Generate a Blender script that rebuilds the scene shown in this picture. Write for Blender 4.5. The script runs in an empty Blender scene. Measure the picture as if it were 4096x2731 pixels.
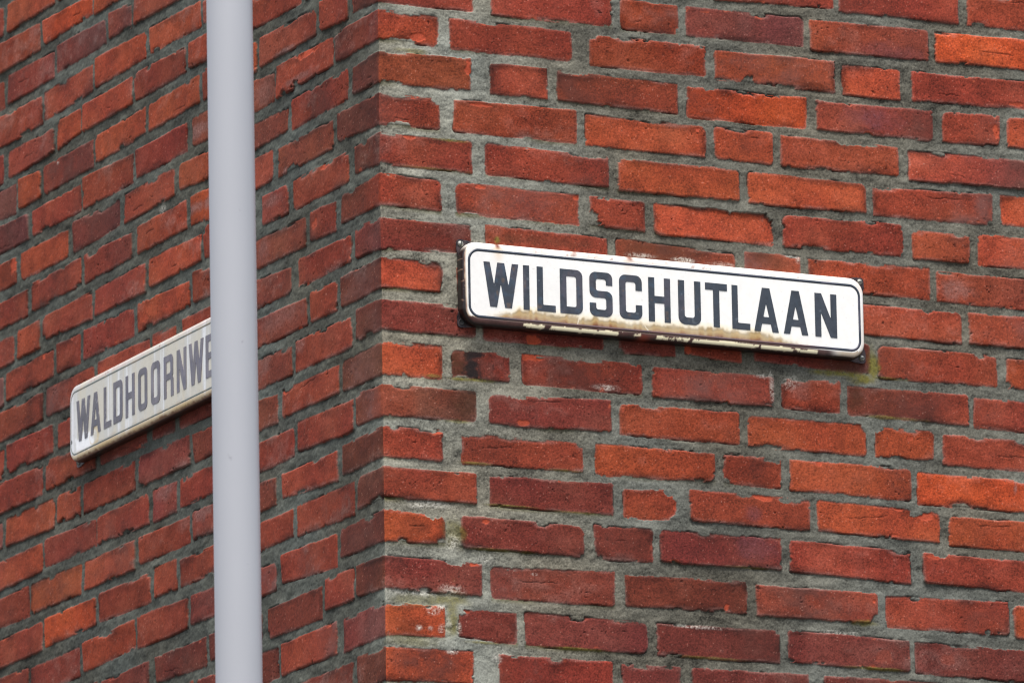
import bpy, math
import numpy as np

scene = bpy.context.scene
COL = scene.collection
R = math.radians

# ------------------------------------------------------------------ camera
f_px = 27694.655
CAM_LOC = (-4.141285, -8.867942, 1.600000)
yaw, pitch, roll = 0.4561955, 0.2179995, -0.0165829
from mathutils import Matrix, Vector
fw = Vector((math.sin(yaw)*math.cos(pitch), math.cos(yaw)*math.cos(pitch), math.sin(pitch)))
rt = Vector((math.cos(yaw), -math.sin(yaw), 0.0))
up = rt.cross(fw)
rt2 = math.cos(roll)*rt + math.sin(roll)*up
up2 = -math.sin(roll)*rt + math.cos(roll)*up
cd = bpy.data.cameras.new('camera')
cam = bpy.data.objects.new('camera', cd)
COL.objects.link(cam)
cam.matrix_world = Matrix(((rt2.x, up2.x, -fw.x, CAM_LOC[0]), (rt2.y, up2.y, -fw.y, CAM_LOC[1]),
                           (rt2.z, up2.z, -fw.z, CAM_LOC[2]), (0, 0, 0, 1)))
cd.sensor_fit = 'HORIZONTAL'
cd.sensor_width = 36.0
cd.lens = f_px/4096*36.0
cd.clip_start = 0.1
cd.clip_end = 2000.0
cd.dof.use_dof = True
cd.dof.focus_distance = 10.05
cd.dof.aperture_fstop = 15.0
scene.camera = cam

# ------------------------------------------------------------------ sky, sun, exposure
SUN_EL, SUN_AZ = R(66), R(210)          # azimuth: compass-like, 0 = +y, clockwise
world = bpy.data.worlds.new('World')
scene.world = world
world.use_nodes = True
nt = world.node_tree
nt.nodes.clear()
sky = nt.nodes.new('ShaderNodeTexSky')
sky.sky_type = 'NISHITA'
sky.sun_disc = False
sky.sun_elevation = SUN_EL
sky.sun_rotation = SUN_AZ
sky.air_density = 1.0
sky.dust_density = 3.0
sky.ozone_density = 1.0
bg = nt.nodes.new('ShaderNodeBackground')
bg.inputs['Strength'].default_value = 0.05
wo = nt.nodes.new('ShaderNodeOutputWorld')
# overcast sky: about three times brighter overhead than at the horizon; low sky dimmed by an added gradient to deepen shade under the signs
wtc = nt.nodes.new('ShaderNodeTexCoord')
wsp = nt.nodes.new('ShaderNodeSeparateXYZ')
wmr = nt.nodes.new('ShaderNodeMapRange')
wmr.inputs['From Min'].default_value = 0.0; wmr.inputs['From Max'].default_value = 0.85
wmr.inputs['To Min'].default_value = 0.38; wmr.inputs['To Max'].default_value = 1.8
wmx = nt.nodes.new('ShaderNodeMix'); wmx.data_type = 'RGBA'; wmx.blend_type = 'MULTIPLY'; wmx.inputs[0].default_value = 1.0
wgr = nt.nodes.new('ShaderNodeMix'); wgr.data_type = 'RGBA'; wgr.inputs[0].default_value = 0.45
wgr.inputs[7].default_value = (9.0, 9.2, 9.6, 1)
nt.links.new(wtc.outputs['Generated'], wsp.inputs['Vector'])
nt.links.new(wsp.outputs['Z'], wmr.inputs['Value'])
nt.links.new(sky.outputs['Color'], wgr.inputs[6])
nt.links.new(wgr.outputs[2], wmx.inputs[6]); nt.links.new(wmr.outputs['Result'], wmx.inputs[7])
nt.links.new(wmx.outputs[2], bg.inputs['Color'])
nt.links.new(bg.outputs['Background'], wo.inputs['Surface'])

sl = bpy.data.lights.new('sun', 'SUN')
sl.energy = 1.5
sl.angle = R(34)
sl.color = (1.0, 0.97, 0.93)
sun = bpy.data.objects.new('sun', sl)
COL.objects.link(sun)
to_sun = Vector((math.sin(SUN_AZ)*math.cos(SUN_EL), math.cos(SUN_AZ)*math.cos(SUN_EL), math.sin(SUN_EL)))
sun.rotation_euler = to_sun.to_track_quat('Z', 'Y').to_euler()

scene.view_settings.view_transform = 'Standard'
scene.view_settings.look = 'None'
scene.view_settings.gamma = 1.0
scene.view_settings.use_curve_mapping = False
scene.view_settings.exposure = 1.66
scene.cycles.filter_width = 1.15
scene.cycles.use_denoising = True
scene.cycles.denoiser = 'OPENIMAGEDENOISE'
scene.cycles.denoising_input_passes = 'RGB_ALBEDO_NORMAL'
scene.cycles.denoising_prefilter = 'ACCURATE'
scene.cycles.max_bounces = 6

# ------------------------------------------------------------------ helpers
def lin(r, g, b):
    def c(v):
        v = v/255.0
        return v/12.92 if v <= 0.04045 else ((v+0.055)/1.055)**2.4
    return np.array((c(r), c(g), c(b)))

def tag(o, label=None, cat=None, group=None, kind=None):
    if label: o['label'] = label
    if cat: o['category'] = cat
    if group: o['group'] = group
    if kind: o['kind'] = kind
    return o

def empty(name, loc=(0, 0, 0), parent=None):
    o = bpy.data.objects.new(name, None)
    o.empty_display_size = 0.1
    o.location = loc
    COL.objects.link(o)
    if parent: o.parent = parent
    return o

def grid_mesh(name, V, F, mat, parent=None, color=None, smooth=True):
    """V (n,3) float, F (m,4) quads -> one mesh object."""
    me = bpy.data.meshes.new(name)
    V = np.ascontiguousarray(V, dtype=np.float32)
    F = np.ascontiguousarray(F, dtype=np.int32)
    me.vertices.add(len(V)); me.vertices.foreach_set('co', V.ravel())
    k = F.shape[1]
    me.loops.add(F.size); me.loops.foreach_set('vertex_index', F.ravel())
    me.polygons.add(len(F))
    me.polygons.foreach_set('loop_start', np.arange(0, F.size, k, dtype=np.int32))
    me.update(calc_edges=True)
    if color is not None:
        a = me.color_attributes.new('tint', 'FLOAT_COLOR', 'POINT')
        c4 = np.ones((len(V), 4), dtype=np.float32); c4[:, :3] = color
        a.data.foreach_set('color', c4.ravel())
    if not smooth:
        me.polygons.foreach_set('use_smooth', np.zeros(len(F), dtype=bool))
    me.materials.append(mat)
    o = bpy.data.objects.new(name, me)
    COL.objects.link(o)
    if parent: o.parent = parent
    return o

def poly_mesh(name, verts, faces, mat, parent=None, smooth=False):
    me = bpy.data.meshes.new(name)
    me.from_pydata([tuple(map(float, v)) for v in verts], [], [tuple(f) for f in faces])
    me.update()
    if smooth:
        me.polygons.foreach_set('use_smooth', np.ones(len(me.polygons), dtype=bool))
    else:
        me.polygons.foreach_set('use_smooth', np.zeros(len(me.polygons), dtype=bool))
    me.materials.append(mat)
    o = bpy.data.objects.new(name, me)
    COL.objects.link(o)
    if parent: o.parent = parent
    return o

_tables = {}
def table(seed):
    if seed not in _tables:
        _tables[seed] = (np.random.default_rng(seed).random((512, 512))*2-1).astype(np.float32)
    return _tables[seed]

def n2(S, Z, ls, lz, seed):
    """value noise on the tensor grid S x Z -> (len(S), len(Z)), -1..1"""
    T = table(seed)
    x = S/ls+1000.0; y = Z/lz+1000.0
    xi = np.floor(x).astype(np.int64); yi = np.floor(y).astype(np.int64)
    fx = (x-xi).astype(np.float32); fy = (y-yi).astype(np.float32)
    fx = fx*fx*(3-2*fx); fy = fy*fy*(3-2*fy)
    A = T[xi % 512]*(1-fx)[:, None]+T[(xi+1) % 512]*fx[:, None]
    return A[:, yi % 512]*(1-fy)[None, :]+A[:, (yi+1) % 512]*fy[None, :]

def np2(x, y, l, seed, ly=None):
    """value noise at points"""
    T = table(seed)
    x = np.asarray(x)/l+1000.0; y = np.asarray(y)/(ly or l)+1000.0
    xi = np.floor(x).astype(np.int64); yi = np.floor(y).astype(np.int64)
    fx = x-xi; fy = y-yi
    fx = fx*fx*(3-2*fx); fy = fy*fy*(3-2*fy)
    a = T[xi % 512, yi % 512]*(1-fx)+T[(xi+1) % 512, yi % 512]*fx
    b = T[xi % 512, (yi+1) % 512]*(1-fx)+T[(xi+1) % 512, (yi+1) % 512]*fx
    return a*(1-fy)+b*fy

def sstep(a, b, x):
    t = np.clip((x-a)/(b-a), 0, 1)
    return t*t*(3-2*t)

# ------------------------------------------------------------------ materials
def new_mat(name):
    m = bpy.data.materials.new(name)
    m.use_nodes = True
    n = m.node_tree.nodes; l = m.node_tree.links
    return m, n, l, n['Principled BSDF']

def tinted_material(name, rough, spec, grain_scale, grain_amt, bump_scale, bump_dist, bump_strength=0.5):
    """base colour from the mesh's own 'tint' colours, with fine procedural grain and bump"""
    m, n, l, p = new_mat(name)
    at = n.new('ShaderNodeAttribute'); at.attribute_name = 'tint'
    tc = n.new('ShaderNodeTexCoord')
    no = n.new('ShaderNodeTexNoise'); no.inputs['Scale'].default_value = grain_scale
    no.inputs['Detail'].default_value = 3.0
    mr = n.new('ShaderNodeMapRange')
    mr.inputs['From Min'].default_value = 0.3; mr.inputs['From Max'].default_value = 0.7
    mr.inputs['To Min'].default_value = 1-grain_amt; mr.inputs['To Max'].default_value = 1+grain_amt
    mx = n.new('ShaderNodeMix'); mx.data_type = 'RGBA'; mx.blend_type = 'MULTIPLY'
    mx.inputs[0].default_value = 1.0
    l.new(tc.outputs['Object'], no.inputs['Vector'])
    l.new(no.outputs['Fac'], mr.inputs['Value'])
    l.new(at.outputs['Color'], mx.inputs[6]); l.new(mr.outputs['Result'], mx.inputs[7])
    l.new(mx.outputs[2], p.inputs['Base Color'])
    p.inputs['Roughness'].default_value = rough
    p.inputs['Specular IOR Level'].default_value = spec
    if bump_dist:
        nb = n.new('ShaderNodeTexNoise'); nb.inputs['Scale'].default_value = bump_scale
        nb.inputs['Detail'].default_value = 4.0
        bp = n.new('ShaderNodeBump'); bp.inputs['Distance'].default_value = bump_dist
        bp.inputs['Strength'].default_value = bump_strength
        l.new(tc.outputs['Object'], nb.inputs['Vector'])
        l.new(nb.outputs['Fac'], bp.inputs['Height']); l.new(bp.outputs['Normal'], p.inputs['Normal'])
    return m

def plain_material(name, ca, cb, scale, rough, spec=0.5, metal=0.0, bump=0.0, stretch=(1, 1, 1)):
    m, n, l, p = new_mat(name)
    tc = n.new('ShaderNodeTexCoord')
    mp = n.new('ShaderNodeMapping'); mp.inputs['Scale'].default_value = stretch
    no = n.new('ShaderNodeTexNoise'); no.inputs['Scale'].default_value = scale
    no.inputs['Detail'].default_value = 5.0
    cr = n.new('ShaderNodeValToRGB')
    cr.color_ramp.elements[0].position = 0.35; cr.color_ramp.elements[1].position = 0.65
    cr.color_ramp.elements[0].color = (*ca, 1); cr.color_ramp.elements[1].color = (*cb, 1)
    l.new(tc.outputs['Object'], mp.inputs['Vector']); l.new(mp.outputs['Vector'], no.inputs['Vector'])
    l.new(no.outputs['Fac'], cr.inputs['Fac']); l.new(cr.outputs['Color'], p.inputs['Base Color'])
    p.inputs['Roughness'].default_value = rough
    p.inputs['Specular IOR Level'].default_value = spec
    p.inputs['Metallic'].default_value = metal
    if bump:
        bp = n.new('ShaderNodeBump'); bp.inputs['Distance'].default_value = bump
        bp.inputs['Strength'].default_value = 0.6
        l.new(no.outputs['Fac'], bp.inputs['Height']); l.new(bp.outputs['Normal'], p.inputs['Normal'])
    return m

M_WALL = tinted_material('brick_and_mortar', 0.92, 0.22, 900, 0.14, 1400, 0.0004, 0.6)
M_ENAMEL = tinted_material('weathered_enamel', 0.28, 0.5, 120, 0.03, 60, 0.0002, 0.2)
M_INK = tinted_material('dark_slate_enamel', 0.32, 0.45, 300, 0.05, 0, 0)
M_LUG = plain_material('rusted_dark_iron', (0.012, 0.011, 0.015), (0.075, 0.05, 0.05), 110, 0.34, 0.5, 0.3, 0.0008)
M_SCREW = plain_material('zinc_screw', (0.16, 0.16, 0.14), (0.34, 0.34, 0.30), 260, 0.5, 0.5, 0.6, 0.0003)
M_SLOT = plain_material('dark_slot', (0.01, 0.01, 0.01), (0.02, 0.02, 0.02), 100, 0.8)
M_GROUND = plain_material('grey_paving', (0.07, 0.068, 0.065), (0.12, 0.115, 0.11), 3, 0.9, 0.2, 0.0, 0.003)

# ------------------------------------------------------------------ ground
gm = bpy.data.meshes.new('pavement')
gm.from_pydata([(-400, -400, 0), (400, -400, 0), (400, 400, 0), (-400, 400, 0)], [], [(0, 1, 2, 3)])
gm.materials.append(M_GROUND)
go = bpy.data.objects.new('pavement', gm); COL.objects.link(go)
tag(go, kind='structure')

# ------------------------------------------------------------------ brick table (mm; z relative to 3 m)
# course, left s, right s, z of top left, bottom left, top right, bottom right, tone, corner flag
BRICKS = """-1 557 761 1390 1342 1396 1350 r 0
-1 772 979 1392 1346 1395 1348 r 0
-1 995 1203 1396 1348 1400 1351 r 0
0 0 156 1324 1280 1329 1282 r 1
0 185 385 1325 1279 1329 1283 r 0
0 399 496 1325 1281 1325 1282 o 0
0 509 709 1325 1281 1329 1285 p 0
0 720 925 1326 1280 1332 1284 v 0
0 937 1148 1329 1284 1335 1289 O 0
1 0 98 1268 1225 1266 1222 o 1
1 117 317 1266 1221 1266 1223 r 0
1 347 541 1265 1219 1266 1222 o 0
1 556 761 1262 1219 1266 1218 o 0
1 774 873 1262 1216 1263 1218 o 0
1 894 1102 1263 1219 1268 1226 r 0
2 0 150 1205 1160 1207 1159 b 1
2 181 276 1205 1159 1206 1160 r 0
2 292 493 1205 1160 1204 1159 r 0
2 508 711 1202 1156 1204 1157 O 0
2 727 929 1201 1158 1205 1159 v 0
2 945 1045 1205 1160 1208 1162 r 0
2 1058 1260 1208 1162 1211 1164 o 0
3 0 99 1141 1096 1142 1097 r 1
3 121 323 1143 1097 1147 1097 r 0
3 338 538 1143 1097 1142 1097 o 0
3 553 651 1144 1096 1144 1096 o 0
3 665 867 1142 1096 1142 1099 r 0
3 884 1093 1139 1094 1143 1098 V 0
4 0 150 1082 1037 1082 1036 b 1
4 172 375 1082 1036 1081 1035 r 0
4 390 594 1080 1032 1081 1035 o 0
4 608 809 1080 1033 1080 1036 o 0
4 821 1028 1076 1034 1084 1037 r 0
4 1043 1149 1084 1039 1085 1039 o 0
5 0 99 1022 976 1018 974 r 1
5 123 324 1019 973 1018 974 r 0
5 342 433 1018 974 1017 974 r 0
5 449 648 1017 971 1017 972 o 0
5 665 870 1017 971 1023 975 r 0
5 887 986 1016 972 1016 974 r 0
5 1001 1212 1019 973 1021 974 o 0
6 0 147 955 910 956 915 d 1
6 170 370 959 916 956 911 b 0
6 384 582 958 914 953 909 b 0
6 599 693 956 911 957 913 b 0
6 707 915 955 912 958 911 o 0
6 927 1136 954 910 957 910 v 0
7 0 99 895 853 895 853 o 1
7 123 318 894 850 895 850 r 0
7 336 533 894 850 894 849 r 0
7 550 746 894 848 893 849 r 0
7 762 968 892 849 894 847 r 0
7 980 1191 895 848 897 849 r 0
8 0 152 834 790 833 789 d 1
8 164 362 833 787 833 789 d 0
8 387 480 831 786 831 787 d 0
8 495 590 837 793 835 788 r 0
8 611 808 836 793 832 786 d 0
8 821 1027 831 783 833 786 r 0
8 1043 1149 830 786 831 786 o 0
9 0 98 770 723 772 724 o 1
9 113 206 767 727 768 728 k 0
9 227 423 771 727 770 726 r 0
9 441 643 768 724 769 725 r 0
9 657 755 767 724 771 724 r 0
9 768 975 766 723 768 722 B 0
9 985 1197 764 719 765 720 r 0
10 0 151 707 662 708 664 D 1
10 171 370 705 661 712 667 d 0
10 384 584 708 663 710 664 o 0
10 597 798 707 662 708 662 o 0
10 813 913 706 662 707 664 o 0
10 929 1134 704 659 704 659 r 0
11 0 96 646 603 646 601 r 1
11 126 323 644 601 644 603 r 0
11 343 541 646 600 645 604 o 0
11 556 652 648 603 644 602 r 0
11 667 872 645 601 648 599 o 0
11 884 1090 642 595 642 596 O 0
12 0 149 586 541 586 543 r 1
12 171 371 585 542 587 542 d 0
12 388 475 580 539 585 541 r 0
12 498 699 588 543 587 542 r 0
12 711 919 588 542 583 538 o 0
12 936 1145 579 536 579 534 o 0
13 0 98 523 478 520 480 o 1
13 123 322 523 477 520 476 d 0
13 340 435 524 475 524 476 d 0
13 448 649 524 478 525 479 d 0
13 663 868 524 478 520 472 r 0
13 889 1096 520 476 519 472 r 0
14 0 156 455 410 453 407 d 1
14 171 371 450 405 456 407 d 0
14 388 589 454 409 457 410 d 0
14 605 809 453 408 453 410 r 0
14 823 1033 450 405 454 405 r 0
14 1043 1147 450 402 448 400 o 0
15 0 96 388 342 386 343 o 1
15 118 211 384 346 385 340 d 0
15 225 423 388 340 384 340 P 0
15 439 642 385 338 386 339 P 0
15 657 862 388 343 385 339 P 0
15 871 1080 384 338 381 335 P 0
16 0 140 323 276 324 278 o 1
16 181 365 322 276 322 276 r 0
16 381 476 320 275 321 274 P 0
16 496 689 322 275 324 279 P 0
16 715 917 323 277 325 275 d 0
0 -91 0 1331 1287 1324 1280 q 2
0 -206 -107 1330 1288 1324 1281 r 0
0 -424 -220 1329 1285 1324 1285 r 0
-1 -457 -272 1396 1351 1390 1348 r 0
1 -151 0 1267 1225 1268 1225 B 2
1 -362 -159 1270 1221 1265 1225 r 0
1 -459 -373 1268 1222 1261 1220 R 0
2 -90 0 1201 1162 1205 1160 q 2
2 -310 -109 1204 1160 1204 1160 r 0
2 -532 -325 1204 1160 1194 1163 R 0
3 -148 0 1144 1103 1141 1096 q 2
3 -360 -162 1140 1098 1139 1099 R 0
3 -489 -380 1145 1101 1146 1099 r 0
4 -89 0 1080 1042 1082 1037 q 2
4 -309 -108 1079 1036 1078 1035 r 0
4 -421 -326 1080 1038 1079 1036 R 0
5 -136 0 1016 977 1022 976 B 2
5 -249 -154 1018 976 1013 970 r 0
5 -469 -264 1017 975 1015 972 R 0
6 -89 0 958 914 955 910 p 2
6 -292 -103 955 913 950 914 r 0
6 -520 -317 959 914 949 913 R 0
7 -141 0 895 852 895 853 q 2
7 -249 -153 895 852 893 851 r 0
7 -467 -263 896 853 890 851 R 0
8 -90 0 835 791 834 790 q 2
8 -306 -103 833 788 828 785 r 0
8 -522 -318 836 790 828 787 R 0
9 -140 0 768 725 770 723 q 2
9 -353 -151 768 728 766 727 r 0
9 -494 -370 773 726 765 724 R 0
10 -93 0 710 665 707 662 B 2
10 -301 -100 709 666 705 659 r 0
10 -521 -312 705 662 703 662 r 0
11 -143 0 643 601 646 603 q 2
11 -357 -157 641 607 638 596 r 0
11 -496 -379 645 600 640 601 R 0
12 -91 0 586 542 586 541 q 2
12 -306 -103 583 539 583 536 r 0
12 -524 -319 583 540 581 543 r 0
13 -152 0 520 481 523 478 q 2
13 -364 -164 520 479 516 469 r 0
13 -512 -382 514 470 513 473 r 0
14 -99 0 457 413 455 410 q 2
14 -208 -106 456 412 456 411 r 0
14 -413 -218 447 404 448 401 d 0
15 -145 0 386 339 388 342 p 2
15 -367 -167 386 341 387 341 r 0
15 -566 -378 386 338 384 341 d 0
16 -100 0 323 277 323 276 q 2
16 -312 -114 317 275 319 274 d 0
-5 -1451 -1245 1641 1595 1636 1593 o 0
-5 -1687 -1468 1658 1609 1641 1595 r 0
-4 -1292 -1084 1573 1535 1566 1535 O 0
-4 -1077 -876 1568 1532 1561 1528 o 0
-4 -1531 -1308 1583 1533 1574 1531 o 0
-3 -1236 -1031 1518 1474 1510 1472 p 0
-3 -1019 -923 1518 1477 1511 1472 p 0
-3 -913 -717 1515 1474 1510 1469 r 0
-3 -1450 -1246 1519 1472 1511 1469 r 0
-2 -1076 -868 1457 1410 1450 1409 o 0
-2 -853 -649 1452 1411 1444 1405 o 0
-2 -639 -550 1440 1408 1438 1406 r 0
-3 -1683 -1466 1520 1476 1513 1470 r 0
-2 -1293 -1085 1452 1406 1449 1407 r 0
-1 -913 -707 1392 1349 1385 1346 r 0
-1 -696 -503 1388 1349 1383 1340 o 0
-2 -1515 -1298 1457 1406 1448 1403 r 0
-1 -1127 -922 1391 1350 1389 1347 o 0
0 -857 -656 1327 1286 1328 1286 o 0
0 -644 -552 1331 1285 1328 1285 r 0
-1 -1233 -1135 1391 1344 1388 1352 o 0
-1 -1447 -1250 1388 1345 1383 1344 v 0
0 -1075 -869 1327 1286 1327 1284 o 0
1 -908 -707 1266 1222 1263 1220 r 0
1 -687 -491 1265 1222 1260 1216 R 0
-1 -1682 -1467 1396 1349 1389 1342 r 0
0 -1403 -1307 1331 1283 1326 1283 o 0
0 -1293 -1084 1328 1282 1325 1283 v 0
0 -1637 -1415 1333 1292 1327 1279 p 0
1 -1340 -1138 1264 1224 1264 1222 r 0
1 -1126 -920 1271 1222 1264 1218 r 0
2 -957 -756 1205 1160 1203 1161 r 0
2 -738 -544 1203 1165 1196 1153 o 0
1 -1580 -1358 1274 1227 1264 1223 p 0
2 -1170 -977 1207 1158 1202 1161 p 0
3 -904 -709 1141 1099 1141 1098 o 0
3 -695 -597 1142 1099 1139 1090 O 0
2 -1395 -1190 1205 1161 1200 1157 o 0
3 -1122 -926 1143 1098 1136 1098 v 0
4 -860 -653 1079 1035 1074 1034 o 0
4 -641 -454 1082 1035 1080 1034 r 0
2 -1628 -1412 1210 1165 1202 1162 r 0
3 -1346 -1137 1143 1098 1142 1100 r 0
4 -1080 -872 1078 1036 1075 1031 r 0
3 -1579 -1364 1142 1101 1138 1096 r 0
4 -1298 -1088 1078 1041 1077 1033 r 0
5 -904 -699 1017 973 1010 973 o 0
5 -682 -489 1019 974 1014 969 r 0
4 -1409 -1310 1078 1033 1077 1031 o 0
5 -1127 -920 1020 974 1015 971 r 0
6 -729 -538 955 913 951 911 r 0
4 -1644 -1422 1080 1035 1074 1032 r 0
5 -1240 -1141 1021 975 1018 972 r 0
6 -847 -752 955 912 951 910 r 0
5 -1457 -1254 1016 972 1016 974 r 0
6 -1067 -856 956 912 952 909 r 0
5 -1681 -1468 1017 970 1013 968 r 0
6 -1287 -1083 957 912 954 910 r 0
6 -1515 -1300 956 908 954 911 r 0
7 -1454 -1255 897 852 892 848 r 0
7 -1236 -1035 893 850 887 845 r 0
7 -1685 -1471 899 853 892 847 r 0
8 -1518 -1303 837 789 835 788 r 0
8 -1287 -1079 838 792 834 789 r 0
8 -1061 -870 836 791 830 787 d 0
8 -849 -760 831 790 829 787 d 0
8 -743 -558 828 787 823 783 d 0
9 -1459 -1252 775 730 771 724 o 0
9 -1239 -1143 772 729 770 724 r 0
9 -1130 -918 770 725 769 724 r 0
9 -904 -700 771 725 769 725 R 0
9 -686 -497 766 723 762 722 R 0
9 -1685 -1475 773 734 771 732 r 0
10 -1293 -1076 710 666 704 664 r 0
10 -1072 -865 706 665 707 661 r 0
10 -849 -753 708 660 706 659 R 0
10 -741 -547 706 663 703 663 r 0
10 -1518 -1301 706 662 707 662 o 0
11 -1127 -920 643 600 643 598 o 0
11 -904 -704 643 602 641 601 r 0
11 -693 -503 645 603 642 601 R 0
11 -1583 -1358 644 602 647 598 r 0
11 -1353 -1138 647 600 644 598 o 0
12 -1068 -859 583 539 579 536 r 0
12 -845 -755 585 540 585 539 r 0
12 -742 -550 579 539 581 541 r 0
12 -1294 -1078 580 537 580 538 O 0
13 -914 -714 520 472 516 470 r 0
13 -702 -505 516 473 517 474 d 0
12 -1517 -1301 578 533 578 534 r 0
13 -1131 -922 514 470 518 474 o 0
14 -840 -643 444 406 443 401 d 0
14 -631 -436 445 407 444 410 d 0
13 -1354 -1146 510 466 511 466 r 0
13 -1583 -1361 517 470 513 467 r 0
14 -1060 -866 441 400 443 402 v 0
15 -679 -488 383 343 381 344 d 0"""
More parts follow.
